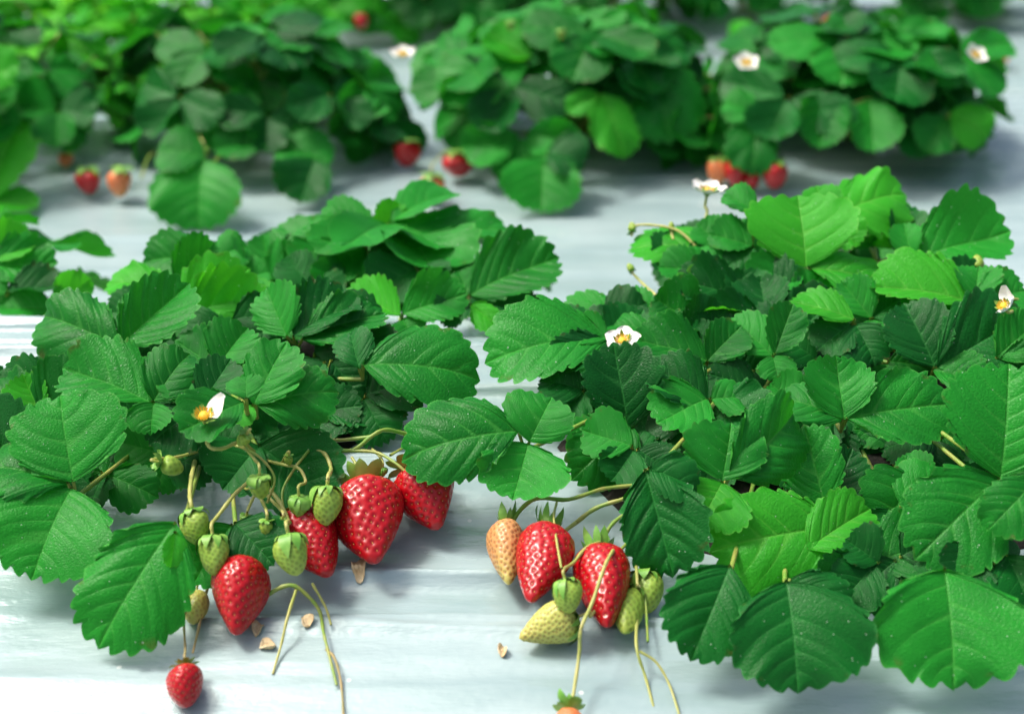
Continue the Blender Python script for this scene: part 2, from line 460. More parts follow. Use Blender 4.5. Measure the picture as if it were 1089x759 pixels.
class Plant:
    def __init__(s, px, py, d, label, lean=None, name='strawberry_plant', group='strawberry plants rooted in the mulched beds'):
        w = at(px, py, d)
        s.loc = Vector((w.x, w.y, float(ground(w.x, w.y))))
        s.root = thing(name, s.loc, label, 'strawberry plant', group)
        s.crown = s.loc + Vector((0, 0, .006))
    def rel(s, V): return V - np.array(tuple(s.loc))
    def part(s, name, V, F, mats, parent=None, **kw):
        return link(name, mk_mesh(name, s.rel(V), F, mats, **kw), parent or s.root)
    def stalk(s, pts, r0, r1=None, m=None, name='fruit_stalk'):
        V, F = tube([gp(*p) for p in pts], r0 * .72, (r1 or r0 * .8) * .72)
        return s.part(name, above(V, -.0005), F, [m or M_STEM])
    def leaf(s, d, lets, pet=True, fold=.36, seed=None):
        """lets: (bx,by, tx,ty, apparent width, nx, ny, tone, extra) in photo pixels, all bases near camera depth d"""
        global _leafcount
        _leafcount += 1
        made = []
        bases = []
        sh = 0.0
        for it in lets:
            nz = math.sqrt(max(.05, 1 - it[5] ** 2 - it[6] ** 2))
            az_ = -((it[2] - it[0]) * it[5] - (it[3] - it[1]) * it[6]) * d / FPX / nz
            sh = min(sh, gdepth(it[2], it[3]) - .010 - (d - az_), gdepth(it[0], it[1]) - .018 - d)
        d = d + max(sh, -.09)
        if min(it[1] for it in lets) > 470: d -= .012
        for j, it in enumerate(lets):
            bx, by, tx, ty, w, nx, ny = it[:7]
            w *= 1.04; tx += (tx - bx) * .02; ty += (ty - by) * .02
            tone = it[7] if len(it) > 7 else 'm'
            ex = dict(it[8]) if len(it) > 8 else {}
            dd = d + ex.pop('dd', 0)
            nz = math.sqrt(max(.05, 1 - nx * nx - ny * ny))
            ax_ = (tx - bx) * dd / FPX; ay_ = -(ty - by) * dd / FPX
            az_ = -(ax_ * nx + ay_ * ny) / nz
            B = at(bx, by, dd); T = at(tx, ty, dd - az_)
            n = CR * nx + CU * ny - CF * nz
            ax = T - B; L = ax.length
            a3 = Vector((ax_, ay_, az_)).normalized(); l3 = a3.cross(Vector((nx, ny, nz)))
            p2 = Vector((-ay_, ax_)).normalized()
            k = abs(l3.x * p2.x + l3.y * p2.y)
            Wd = w * dd / FPX / max(k, .38)
            Wd = min(max(Wd, L * .78), L * 1.5)
            sd_ = _leafcount * 17 + j
            rr = random.Random(sd_)
            kw = dict(fold=fold * rr.uniform(.5, 1.4), arch=rr.uniform(.02, .10), quilt=rr.uniform(.008, .014), wave=rr.uniform(.018, .05),
                      asym=rr.uniform(-.14, .14), curl=rr.uniform(-.20, .16), twist=rr.uniform(-.5, .5), teeth=rr.choice((8, 9, 10, 10)), tooth=rr.uniform(.046, .064), nt=8)
            kw.update(ex)
            V, F, uv = blade(L, Wd, seed=sd_, **kw)
            V = above(place(V, B, ax, n), .0025)
            made.append((V, F, uv, MATS[tone])); bases.append(B)
        nb = sum(bases, Vector()) / len(bases)
        # petiole from the crown up to the node, then the short stalks of the leaflets
        c = s.crown
        back = CF * .012 - Vector((0, 0, .012))
        mid = (nb * .55 + c * .45); mid.z = max(mid.z, nb.z * .6 + c.z * .4)
        mid = mid + CF * .01
        if min(it[1] for it in lets) > 560: mid.z = float(ground(mid.x, mid.y)) + .008
        node = nb + back * .6
        if min(it[1] for it in lets) > 560:
            node = nb + Vector((0, .005, -.012)); node.z = max(node.z, float(ground(node.x, node.y)) + .002)
        parts = []
        V, F = tube([c, c * .5 + mid * .5, mid, node], .0015, .0011, n=4)
        parts.append((V, F, 0, None))
        for b in bases:
            V, F = tube([node, (node + b) / 2, b + (b - node) * .05], .0010, .0008, n=2, sides=6)
            parts.append((V, F, 0, None))
        V, F, mi, uvs = join(parts)
        lo = s.part('leaf', above(V, -.001), F, [M_STEM])
        for V, F, uv, mt in made:
            s.part('leaflet', V, F, [mt], parent=lo, uvs={'vein': uv[0], 'plan': uv[1]})
        return lo
_leafcount = 0

# ------------------------------------------------------------------ ready-made whole leaves for the depth of the plants
def proto_leaf(el, ln, size, droop, seed, mat, nt=6, nq=6):
    """origin = crown, grows towards +y"""
    rr = random.Random(seed)
    e = R(el)
    P0 = Vector((0, 0, 0)); P3 = Vector((0, ln * math.cos(e), ln * math.sin(e)))
    P1 = Vector((0, ln * .30 * math.cos(e + .3), ln * .38 * math.sin(min(e + .3, 1.5)) + .004)); P2 = P3 * .68 + Vector((rr.uniform(-.004, .004), 0, ln * .06))
    parts = []
    V, F = tube([P0, P1, P2, P3], .0015, .0011, n=3, sides=6)
    parts.append((V, F, 1, None))
    tilt = R(droop)
    fwd = Vector((0, math.cos(tilt), -math.sin(tilt))); up = Vector((0, math.sin(tilt), math.cos(tilt)))
    for k, a in enumerate((0, 78 + rr.uniform(-14, 14), -78 + rr.uniform(-14, 14))):
        ar = R(a)
        ax = fwd * math.cos(ar) + Vector((math.sin(ar), 0, 0))
        if k: ax = ax - up * rr.uniform(-.15, .25)
        else: ax = ax - up * rr.uniform(-.1, .2)
        ax.normalize()
        L = size * (1 if k == 0 else .93) * rr.uniform(.92, 1.08)
        V, F, uv = blade(L, L * rr.uniform(.86, 1.02), fold=rr.uniform(.08, .42), arch=rr.uniform(.03, .12), quilt=.012, wave=rr.uniform(.02, .045),
                         asym=(.0 if k == 0 else (-.14 if k == 1 else .14)), seed=seed * 7 + k, nt=nt, nq=nq, teeth=7, curl=rr.uniform(-.28, .08), twist=rr.uniform(-.4, .4))
        n = up + Vector((rr.uniform(-.15, .15), rr.uniform(-.15, .15), 0))
        parts.append((place(V, P3 + ax * .003, ax, n), F, 0, uv))
    V, F, mi, uvs = join(parts)
    return mk_mesh('leaf', V, F, [mat, M_STEM], uvs=uvs, midx=mi)

PROTO = {}; PROTO_FAR = {}; PROTO_FINE = {}
for tone, mt in MATS.items():
    PROTO[tone] = []
    for i in range(12):
        el = (8, 18, 26, 34, 42, 50, 58, 66, 74, 82, 30, 60)[i]
        PROTO[tone].append((el, proto_leaf(el, .085 + .012 * (i % 4), .055, max(6, 72 - el * .85), 100 + i + ord(tone) * 31, mt)))
    PROTO_FAR[tone] = [(el, proto_leaf(el, .098 + .012 * (i % 3), .047, max(10, 84 - el * .8), 400 + i + ord(tone) * 31, mt)) for i, el in enumerate((6, 14, 22, 30, 38, 46, 54, 62, 70, 78, 18, 50))]
    PROTO_FINE[tone] = [(el, proto_leaf(el, .10 + .02 * (i % 3), .036, max(10, 80 - el * .8), 700 + i + ord(tone) * 31, mt, 4, 4)) for i, el in enumerate((10, 20, 30, 40, 50, 60, 70, 80))]

def fill(P, n, rad, hgt, seed, tones='mmmo', az=(0, 360), els=(8, 85), scale=1.0, sx=1.0, tiltx=0.0, lib=None):
    """scatter ready-made leaves round a plant's crown; rad and hgt scale the reach and the height"""
    rr = random.Random(seed)
    for i in range(n):
        tone = rr.choice(tones)
        cand = [p for p in (lib or PROTO)[tone] if els[0] <= p[0] <= els[1]]
        el, me = cand[int(rr.random() ** 1.15 * len(cand)) % len(cand)]
        o = link('leaf', me, P.root)
        o.location = Vector((rr.uniform(-.02, .02) * rad / .1 * sx, rr.uniform(-.014, .014) * rad / .1, .004))
        a = az[0] + (az[1] - az[0]) * ((i + rr.uniform(-.3, .3)) * .618034 % 1.0)
        o.rotation_euler = (R(rr.uniform(-6, 6)) + tiltx, R(rr.uniform(-10, 10)), R(a))
        k = scale * rr.uniform(.82, 1.15)
        o.scale = (k * rad / .1 * sx, k * rad / .1, k * hgt / .1)

def auto(P, poly, n, seed):
    """leaves of the lower storey, between and beneath the big ones, hung on a front plant"""
    rr = random.Random(seed); k = 0; taken = []
    def inside(x, y):
        c = False
        for i in range(len(poly)):
            (x0, y0), (x1, y1) = poly[i - 1], poly[i]
            if (y0 > y) != (y1 > y) and x < (x1 - x0) * (y - y0) / (y1 - y0) + x0: c = not c
        return c
    xs = [p[0] for p in poly]; ys = [p[1] for p in poly]; tries = 0
    while k < n and tries < 6000:
        tries += 1
        x = rr.uniform(min(xs), max(xs)); y = rr.uniform(min(ys), max(ys))
        if not inside(x, y) or any((x - a) ** 2 + (y - b) ** 2 < (26 - tries / 400) ** 2 for a, b in taken): continue
        taken.append((x, y))
        d = float(np.interp(y, [250, 340, 400, 450, 520, 600], [.985, .93, .885, .85, .81, .785])) + rr.uniform(.04, .08)
        L = rr.uniform(52, 84) * .82 / d
        a0 = R(rr.uniform(40, 140)) if y > 400 else R(rr.uniform(-180, 180))
        lets = []
        for da in (0, rr.uniform(65, 95), -rr.uniform(65, 95)):
            a = a0 + R(da); f = .75 + .25 * abs(math.cos(a))
            lets.append((x + 4 * math.cos(a), y + 4 * math.sin(a), x + L * f * math.cos(a), y + L * f * math.sin(a) * .85, L * rr.uniform(.72, .95),
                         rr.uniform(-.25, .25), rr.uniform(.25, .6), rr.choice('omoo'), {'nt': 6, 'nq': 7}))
        P.leaf(d, lets, fold=.28); k += 1

# ------------------------------------------------------------------ fruit
_fs = np.array([0, .02, .07, .16, .28, .42, .58, .74, .87, .95, 1.0])
_fr = np.array([0, .42, .76, .97, 1.0, .93, .77, .55, .34, .20, 0])
_gr = np.array([0, .40, .72, .92, 1.0, .99, .90, .74, .52, .32, 0])

def fruit_body(L, Rm, seed, roundish=False, res=(84, 60), nseed=120):
    r = np.random.default_rng(seed)
    na, ns = res
    s = (1 - np.cos(np.pi * np.linspace(0, 1, ns))) / 2
    s = s * .6 + np.linspace(0, 1, ns) * .4
    prof = _gr if roundish else _fr
    def rad(s_):
        v = np.interp(s_, _fs, prof)
        return v
    tab = np.linspace(0, 1, 400); rt = rad(tab)
    ker = np.ones(15) / 15
    rt2 = np.convolve(np.pad(rt, 7, mode='edge'), ker, 'valid'); rt2 = np.where((tab < .02) | (tab > .985), rt, rt2)
    a = np.linspace(0, 2 * np.pi, na, endpoint=False)
    A, Sg = np.meshgrid(a, s)
    p1, p2 = r.random(2) * 6.28
    def pos(A_, S_):
        rr_ = np.interp(S_, tab, rt2) * Rm * (1 + .07 * np.cos(2 * A_ + p1) + .045 * np.cos(3 * A_ + p2 + 3 * S_) + .03 * np.sin(5 * S_ + A_))
        bend = .06 * Rm * np.sin(np.pi * S_)
        return np.stack([rr_ * np.cos(A_) + bend, rr_ * np.sin(A_), -S_ * L], -1)
    V = pos(A, Sg).reshape(-1, 3)
    # spiral of seeds, even by surface
    w = np.interp(tab, tab, rt2) + .02; cw = np.cumsum(w); cw /= cw[-1]
    kk = (np.arange(nseed) + .5) / nseed
    ss = np.interp(kk * .94 + .045, cw, tab)
    sa = (np.arange(nseed) * 2.399963 + r.normal(0, .06, nseed)) % (2 * np.pi)
    SP = pos(sa, ss)
    sn = pos(sa, ss + .01) - pos(sa, ss - .01)
    sta = pos(sa + .02, ss) - pos(sa - .02, ss)
    N = np.cross(sta, sn); N /= np.linalg.norm(N, axis=1)[:, None] + 1e-12
    out = SP - np.array([0, 0, -.45 * L]); N *= np.sign((N * out).sum(1))[:, None]
    sp = math.sqrt(2 * math.pi * Rm * .72 * L * 1.05 / nseed)
    D = np.sqrt(((V[:, None, :] - SP[None]) ** 2).sum(-1)); i = D.argmin(1); dm = D.min(1)
    pit = np.exp(-(dm / (sp * .30)) ** 2)
    swell = np.clip(dm / (sp * .62), 0, 1) ** 1.5
    V = V - N[i] * (pit * sp * .12)[:, None] + N[i] * (swell * sp * .035)[:, None]
    F = []
    idx = np.arange(na * ns).reshape(ns, na); nxt = np.roll(idx, -1, 1)
    F = np.stack([idx[:-1], idx[1:], nxt[1:], nxt[:-1]], -1).reshape(-1, 4)
    attrs = {'along': Sg.ravel(), 'pit': pit}
    # seeds: small pointed grains lying in the pits
    gv, gf = [], []
    dn = sn / (np.linalg.norm(sn, axis=1)[:, None] + 1e-12)
    rings = np.array([-1, -.55, .1, .7, 1.0]); rw = np.array([0, .75, 1, .6, 0])
    o = 0
    for k in range(nseed):
        t = np.cross(N[k], dn[k])
        c = SP[k] - N[k] * sp * .11
        for z_, w_ in zip(rings, rw):
            for b in range(6):
                th = b * math.pi / 3
                gv.append(c + dn[k] * z_ * sp * .115 + t * math.cos(th) * w_ * sp * .065 + N[k] * math.sin(th) * w_ * sp * .05)
        for j in range(4):
            for b in range(6):
                b2 = (b + 1) % 6
                gf.append((o + j * 6 + b, o + j * 6 + b2, o + j * 6 + 6 + b2, o + j * 6 + 6 + b))
        o += 30
    return V, F, attrs, np.array(gv), np.array(gf)

def calyx_mesh(r, n, spread, seed, ln=1.0, FL=None):
    """pointed sepals round the origin; spread 0 lies on the shoulders of a fruit FL long, 1 turned up"""
    rr = random.Random(seed)
    FL = FL or r * 1.6
    ss = np.linspace(0, .8, 60); sx_ = np.interp(ss, _fs, _gr) * r; sz_ = -ss * FL
    sl = np.concatenate([[0], np.cumsum(np.hypot(np.diff(sx_), np.diff(sz_)))])
    Vs, Fs = [], []; o = 0
    for k in range(n):
        a = 2 * math.pi * k / n + rr.uniform(-.15, .15)
        L = r * ln * (1.65 - .65 * min(1, max(0, spread))) * rr.uniform(.8, 1.2) * (1 if k % 2 else .8); w = L * rr.uniform(.27, .40)
        sp = min(1.3, max(0, spread + rr.uniform(-.18, .22)))
        ring = 8
        pts = []
        x, z = r * .06, r * .03; ang = .5
        for i in range(ring):
            t = i / (ring - 1); d_ = r * .05 + L * t
            fx = float(np.interp(d_, sl, sx_)); fz = float(np.interp(d_, sl, sz_)) + r * .05
            fx += r * (.05 + .10 * t * t)
            pts.append((fx * (1 - sp) + x * sp, fz * (1 - sp) + z * sp))
            x += L / (ring - 1) * math.cos(ang); z += L / (ring - 1) * math.sin(ang); ang += .16
        for i, (x_, z_) in enumerate(pts):
            t = i / (ring - 1); ww = w * (math.sin(math.pi * (t * .84 + .14)) ** 1.25) * (1 if i < ring - 1 else .08) * .5
            for q_ in (-1, -.4, .4, 1):
                y_ = q_ * ww; zz = z_ + abs(q_) * ww * .15
                Vs.append((x_ * math.cos(a) - y_ * math.sin(a), x_ * math.sin(a) + y_ * math.cos(a), zz))
        for i in range(ring - 1):
            for q_ in range(3):
                Fs.append((o + i * 4 + q_, o + (i + 1) * 4 + q_, o + (i + 1) * 4 + q_ + 1, o + i * 4 + q_ + 1))
        o += ring * 4
    # small hub
    for i, (rr_, zz) in enumerate(((.22, -.02), (.20, .06), (.10, .12), (.0, .13))):
        for b in range(8):
            Vs.append((rr_ * r * math.cos(b * math.pi / 4), rr_ * r * math.sin(b * math.pi / 4), zz * r))
    for i in range(3):
        for b in range(8):
            b2 = (b + 1) % 8
            Fs.append((o + i * 8 + b, o + i * 8 + b2, o + i * 8 + 8 + b2, o + i * 8 + 8 + b))
    return np.array(Vs), np.array(Fs)

KIND = {'red': (F_RED, SEED_GOLD), 'pink': (F_PINK, SEED_RUST), 'orange': (F_ORANGE, SEED_GOLD), 'pale': (F_PALE, SEED_RUST), 'green': (F_GREEN, SEED_GREEN)}
GRP = {'red': 'ripe red strawberries', 'pink': 'half ripe strawberries', 'orange': 'half ripe strawberries', 'pale': 'half ripe strawberries', 'green': 'unripe green strawberries'}
_fc = [0]

def berry(kind, cap, tip, w, label, lift=.0, off=None, spread=.3, sep=9, sepl=1.0, stalk=None, sr=.0009, smat=None, roundish=None, depth=None, nseed=None, hang=None, calyx=True):
    """cap and tip in photo pixels, w the widest pixels; rests on the plastic, or at a camera depth"""
    _fc[0] += 1; sd_ = 300 + _fc[0]
    gd = depth or gdepth((cap[0] + tip[0]) / 2, (cap[1] + tip[1]) / 2)
    r = w / 2 * gd / FPX
    if depth:
        C_ = at(*cap, depth); T_ = at(*tip, depth - .004 if hang is None else depth + hang)
    else:
        dc = gdepth(*cap); dt = gdepth(*tip)
        if gd > 1.2: dc = dt = dt - r * .5
        C_ = at(*cap, dc - r * 1.15 - lift); T_ = at(*tip, dt - r * .55 - lift)
    ax = C_ - T_; L = ax.length
    root = thing('strawberry', C_, label, 'strawberry', GRP[kind])
    Q = ax.to_track_quat('Z', 'Y') @ Matrix.Rotation(random.Random(sd_).uniform(0, 6.28), 4, 'Z').to_quaternion()
    root.rotation_mode = 'QUATERNION'; root.rotation_quaternion = Q
    far = gd > 1.2
    small = w < 36
    ns = nseed or (70 if far else (120 if small else 220))
    V, F, at_, gv, gf = fruit_body(L, r, sd_, roundish if roundish is not None else small, (48, 32) if far else ((64, 46) if small else (150, 110)), ns)
    # never sink into the plastic
    Mw = np.array(Q.to_matrix()); Cn = np.array(tuple(C_))
    Ww = V @ Mw.T + Cn
    pen = (ground(Ww[:, 0], Ww[:, 1]) + .0003 - Ww[:, 2]).max()
    if pen > 0:
        root.location = C_ + Vector((0, 0, pen)); Cn = np.array(tuple(root.location))
    fm, sm = KIND[kind]
    body = link('flesh', mk_mesh('flesh', V, F, [fm], attrs=at_), root)
    link('seeds', mk_mesh('seeds', gv, gf, [sm]), body)
    if calyx:
        cv, cf = calyx_mesh(r, sep, spread, sd_, sepl, L)
        cv[:, 2] += .02 * L
        link('calyx', mk_mesh('calyx', cv, cf, [M_SEPAL]), root)
    if stalk:
        pts = [Vector(Cn) + Q @ Vector((0, 0, .04 * L)), Vector(Cn) + Q @ Vector((0, 0, .20 * L + .002))] + [gp(*p) for p in stalk]
        tv, tf = tube(pts, sr * .8, sr * .9)
        tv = (tv - Cn) @ Mw
        link('stalk', mk_mesh('stalk', tv, tf, [smat or M_PALE]), root)
    return root

def flower(P, px, py, d, rpx, petals, nrm, label=None, open_=.25, stem=None, missing=(), up=None):
    """part of plant P: flower > petal, flower_centre"""
    c = at(px, py, d); r = rpx * d / FPX
    n = (CR * nrm[0] + CU * nrm[1] - CF * math.sqrt(max(.02, 1 - nrm[0] ** 2 - nrm[1] ** 2))).normalized()
    Q = n.to_track_quat('Z', 'Y'); Mw = np.array(Q.to_matrix())
    cv, cf = calyx_mesh(r * .7, 10, .8, int(px), 1.0); cv[:, 2] -= r * .10
    fo = P.part('flower', cv @ Mw.T + np.array(tuple(c)), cf, [M_SEPAL])
    if label: fo['label'] = label
    for k in range(petals):
        if k in missing: continue
        a = 2 * math.pi * k / petals + .4
        V, F = [], []
        for i in range(7):
            t = i / 6; x = r * (.18 + .85 * t); ww = r * .50 * math.sin(math.pi * (.12 + .80 * t)) ** .7
            z = r * (.10 + open_ * t * t + .0 * t)
            for j in range(7):
                u = (j - 3) / 3
                xx = x - r * .12 * abs(u) ** 2 * t; yy = ww * u; zz = z + r * .10 * u * u
                V.append((xx * math.cos(a) - yy * math.sin(a), xx * math.sin(a) + yy * math.cos(a), zz))
        for i in range(6):
            for j in range(6):
                F.append((i * 7 + j, i * 7 + 7 + j, i * 7 + 8 + j, i * 7 + 1 + j))
        P.part('petal', np.array(V) @ Mw.T + np.array(tuple(c)), np.array(F), [M_PETAL], parent=fo)
    # centre dome with stamens
    V, F = [], []; o = 0
    for i in range(7):
        th = i / 6 * math.pi / 2
        for j in range(12):
            b = j * math.pi / 6
            V.append((.24 * r * math.cos(th) * math.cos(b), .24 * r * math.cos(th) * math.sin(b), r * (.10 + .20 * math.sin(th))))
    for i in range(6):
        for j in range(12):
            j2 = (j + 1) % 12
            F.append((i * 12 + j, i * 12 + j2, i * 12 + 12 + j2, i * 12 + 12 + j))
    o = len(V)
    for k in range(16):
        b = k * 2 * math.pi / 16; x0, x1 = .22 * r, .38 * r * random.Random(k).uniform(.85, 1.15)
        h = .06 * r
        base = [(x0, -h * .4, .12 * r), (x0, h * .4, .12 * r), (x1, h, .28 * r), (x1, -h, .28 * r)]
        base += [(x1 + .05 * r, 0, .36 * r), (x1 - .06 * r, 0, .34 * r)]
        for x_, y_, z_ in base:
            V.append((x_ * math.cos(b) - y_ * math.sin(b), x_ * math.sin(b) + y_ * math.cos(b), z_))
        F += [(o, o + 1, o + 2, o + 3), (o + 3, o + 2, o + 4, o + 5)]
        o += 6
    P.part('flower_centre', np.array(V) @ Mw.T + np.array(tuple(c)), np.array(F), [M_CENTRE], parent=fo)
    if stem:
        V, F = tube([c - n * r * .05, c - n * r * .7] + [gp(*p) for p in stem], .0009, .0010)
        P.part('flower_stalk', V, F, [M_PALE])
    return fo

def bud(P, px, py, d, rpx, up=(0, 1), stem=None, spread=.9, name='bud'):
    """closed green bud or young fruit still wrapped in its sepals"""
    c = at(px, py, d); r = rpx * d / FPX
    n = (CR * up[0] + CU * up[1] - CF * .25).normalized(); Q = n.to_track_quat('Z', 'Y'); Mw = np.array(Q.to_matrix())
    V, F, a_, gv, gf = fruit_body(r * 1.3, r * .55, int(px * 3 + py), True, (28, 18), 30)
    cv, cf = calyx_mesh(r * .58, 8, max(0, spread * .6 - .1), int(px + py), 1.9, r * 1.3)
    Va = np.vstack([V, cv]); Fa = np.vstack([F, cf + len(V)])
    o = P.part(name, Va @ Mw.T + np.array(tuple(c)), Fa, [F_GREEN, M_SEPAL], midx=[0] * len(F) + [1] * len(cf),
               attrs={'along': np.concatenate([a_['along'], np.zeros(len(cv))]), 'pit': np.concatenate([a_['pit'], np.zeros(len(cv))])})
    if stem:
        V, F = tube([c, c + n * r * .6] + [gp(*p) for p in stem], .0007, .0009)
        P.part('bud_stalk', V, F, [M_PALE])
    return o

# ------------------------------------------------------------------ ground: beds under plastic, one sheet out to the horizon
def axis_samples(segs):
    out = []
    for a, b, n in segs: out += list(np.linspace(a, b, n, endpoint=False))
    out.append(segs[-1][1]); return np.array(out)
gx = axis_samples([(-900, -60, 8), (-60, -6, 12), (-6, -1.6, 30), (-1.6, -.5, 50), (-.5, .5, 150), (.5, 1.6, 50), (1.6, 6, 30), (6, 60, 12), (60, 900, 8)])
gy = axis_samples([(-900, -20, 8), (-20, -1, 20), (-1, .45, 60), (.45, 1.0, 420), (1.0, 2.2, 340), (2.2, 4.5, 240), (4.5, 9, 200), (9, 60, 30), (60, 1500, 12)])
GX, GY = np.meshgrid(gx, gy)
GZ = ground(GX, GY)
gi = np.arange(GX.size).reshape(GX.shape)
gf_ = np.stack([gi[:-1, :-1], gi[:-1, 1:], gi[1:, 1:], gi[1:, :-1]], -1).reshape(-1, 4)
go = link('ground', mk_mesh('ground', np.stack([GX, GY, GZ], -1).reshape(-1, 3), gf_, [M_PLASTIC]))
tag(go, kind='structure')

M_SHADE_SOIL = simple('dark_shade_soil', (.008, .007, .005), (.020, .016, .012), .95, 90, 0, .002)  # near-black earth, its colour carries the shade between the leaves
def shade_soil_patch(px, py, d, rx, ry, seed):
    """dark earth sheet added on the film under a plant, as shade in the foliage gaps"""
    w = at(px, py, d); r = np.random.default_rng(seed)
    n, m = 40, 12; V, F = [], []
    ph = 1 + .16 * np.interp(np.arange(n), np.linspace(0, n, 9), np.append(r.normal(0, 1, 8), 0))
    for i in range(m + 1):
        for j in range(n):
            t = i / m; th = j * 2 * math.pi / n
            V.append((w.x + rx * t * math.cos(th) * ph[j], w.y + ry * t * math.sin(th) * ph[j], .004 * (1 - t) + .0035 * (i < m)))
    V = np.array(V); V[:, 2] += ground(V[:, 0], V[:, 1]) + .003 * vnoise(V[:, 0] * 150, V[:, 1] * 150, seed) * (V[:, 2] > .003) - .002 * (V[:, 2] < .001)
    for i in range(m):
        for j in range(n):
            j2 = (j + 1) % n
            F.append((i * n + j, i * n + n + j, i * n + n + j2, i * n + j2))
    return tag(link('shade_soil', mk_mesh('shade_soil', V, np.array(F), [M_SHADE_SOIL])), kind='structure')
shade_soil_patch(230, 440, .885, .10, .055, 1)
shade_soil_patch(905, 490, .855, .125, .088, 2)
shade_soil_patch(400, 345, 1.10, .09, .05, 3)
shade_soil_patch(-10, 345, 1.10, .06, .05, 4)

# ------------------------------------------------------------------ front plants
A = Plant(235, 470, .885, 'front strawberry plant with a one-petalled white flower above its hanging red berries')
Y_, O_ = 'y', 'o'
A.leaf(.775, [(78, 512, 64, 424, 122, .02, .30, 'm', {'fold': .24, 'arch': .05}),
              (76, 520, 36, 612, 138, .05, .42, 'm', {'arch': .10, 'fold': .28}),
              (72, 514, -32, 498, 62, .0, .78, 'm')])
A.leaf(.80, [(160, 428, 72, 396, 46, -.05, .66, 'm', {'fold': .35}), (163, 427, 200, 376, 62, .12, .36, 'm'), (163, 428, 160, 460, 76, .02, .40, 'm', {'fold': .45, 'arch': .0, 'dd': -.004})])
A.leaf(.86, [(127, 368, 46, 334, 72, -.25, .42, 'm', {'fold': .4, 'curl': .12}), (128, 367, 198, 306, 66, .15, .40, 'm'), (128, 370, 120, 400, 50, 0, .5, 'o')])
A.leaf(.865, [(122, 402, 58, 366, 66, -.2, .45, 'o'), (105, 400, 28, 408, 54, -.1, .6, 'o'), (126, 400, 150, 440, 60, 0, .4, 'o')])
A.leaf(.835, [(42, 444, -14, 412, 40, 0, .7, 'm'), (43, 442, 26, 402, 44, 0, .35, 'y'), (45, 442, 92, 392, 66, -.1, .30, 'm')])
A.leaf(.83, [(34, 505, -30, 452, 90, 0, .35, 'o'), (36, 512, 95, 520, 70, 0, .5, 'o')])
A.leaf(.79, [(270, 430, 304, 366, 62, -.15, .36, 'm', {'fold': .3}), (272, 430, 356, 414, 56, .05, .48, 'm', {'fold': .25}), (268, 432, 250, 448, 30, 0, .6, 'y')])
A.leaf(.768, [(258, 428, 194, 462, 56, .05, .62, 'm', {'fold': .28}), (262, 424, 262, 400, 40, 0, .5, 'm')])
A.leaf(.875, [(305, 358, 284, 308, 56, -.3, .35, 'm', {'fold': .3}), (312, 358, 376, 322, 42, 0, .72, 'o'), (322, 360, 406, 336, 38, .1, .58, 'm')])
A.leaf(.835, [(386, 388, 506, 400, 80, .15, .48, 'm', {'fold': .24, 'arch': .09, 'curl': .08}), (382, 392, 372, 352, 44, -.1, .5, 'o')])
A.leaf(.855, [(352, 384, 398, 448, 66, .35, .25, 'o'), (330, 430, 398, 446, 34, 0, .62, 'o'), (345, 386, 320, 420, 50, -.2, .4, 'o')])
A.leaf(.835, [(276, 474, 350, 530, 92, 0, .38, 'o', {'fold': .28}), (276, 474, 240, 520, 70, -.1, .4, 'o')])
A.leaf(.772, [(186, 556, 106, 682, 84, .05, .30, 'm', {'fold': .24, 'arch': .05}), (186, 566, 182, 602, 18, .6, .2, 'y', {'dd': -.006})])
A.leaf(.795, [(246, 558, 206, 618, 76, 0, .28, 'm', {'dd': 0}), (250, 556, 290, 600, 60, 0, .4, 'o')])
A.leaf(.80, [(205, 428, 180, 398, 44, 0, .5, 'm'), (215, 430, 245, 385, 50, 0, .4, 'o'), (208, 436, 160, 470, 60, 0, .5, 'o')])
A.leaf(.845, [(232, 390, 262, 350, 60, 0, .4, 'm'), (230, 392, 190, 366, 50, -.1, .5, 'm'), (240, 396, 300, 396, 50, 0, .6, 'm')])
A.leaf(.93, [(188, 346, 288, 330, 62, .05, .35, 'y', {'fold': .28}), (190, 345, 262, 288, 62, .05, .35, 'y'), (186, 344, 150, 320, 34, 0, .6, 'y')])
A.leaf(.96, [(182, 312, 116, 300, 34, 0, .7, 'y'), (186, 300, 226, 262, 46, .2, .25, 'm'), (190, 302, 240, 300, 40, 0, .6, 'y')])
A.leaf(1.0, [(228, 276, 154, 278, 48, -.05, .5, 'm'), (230, 275, 262, 262, 40, 0, .5, 'm'), (226, 280, 210, 302, 34, 0, .5, 'm')])
auto(A, [(30,410),(130,330),(300,310),(420,345),(470,390),(420,430),(330,470),(200,470),(120,530),(0,550),(0,430)], 24, 5)
flower(A, 217, 444, .752, 25, 5, (.05, .68), missing=(1, 2, 3, 4), open_=.8, stem=[(222, 474, .755), (236, 477, .76), (256, 470, .77), (270, 480, .80)], label='white flower with a single petal left')
bud(A, 172, 492, .765, 19, (-.5, .2), spread=1.4, stem=[(188, 486, .78), (215, 478, .80)])
bud(A, 262, 462, .760, 13, (.3, .4), spread=1.0, stem=[(256, 470, .77)])
bud(A, 276, 506, .755, 20, (0, 1), spread=.6, stem=[(272, 490, .77), (262, 478, .775), (250, 473, .78)])
bud(A, 284, 553, .750, 15, (0, 1), spread=.8, stem=[(280, 535, .775), (272, 520, .78)])
bud(A, 300, 553, .752, 14, (.2, 1), spread=.9, stem=[(292, 535, .775), (280, 522, .78)])
bud(A, 307, 485, .785, 8, (0, 1), stem=[(300, 492, .80)])
bud(A, 407, 497, .795, 8, (0, 1), spread=-.2, stem=[(404, 485, .80), (396, 478, .81)])
bud(A, 318, 528, .760, 20, (0, 1), spread=.2, stem=[(325, 512, .78), (318, 498, .785), (302, 494, .79), (284, 490, .80)])
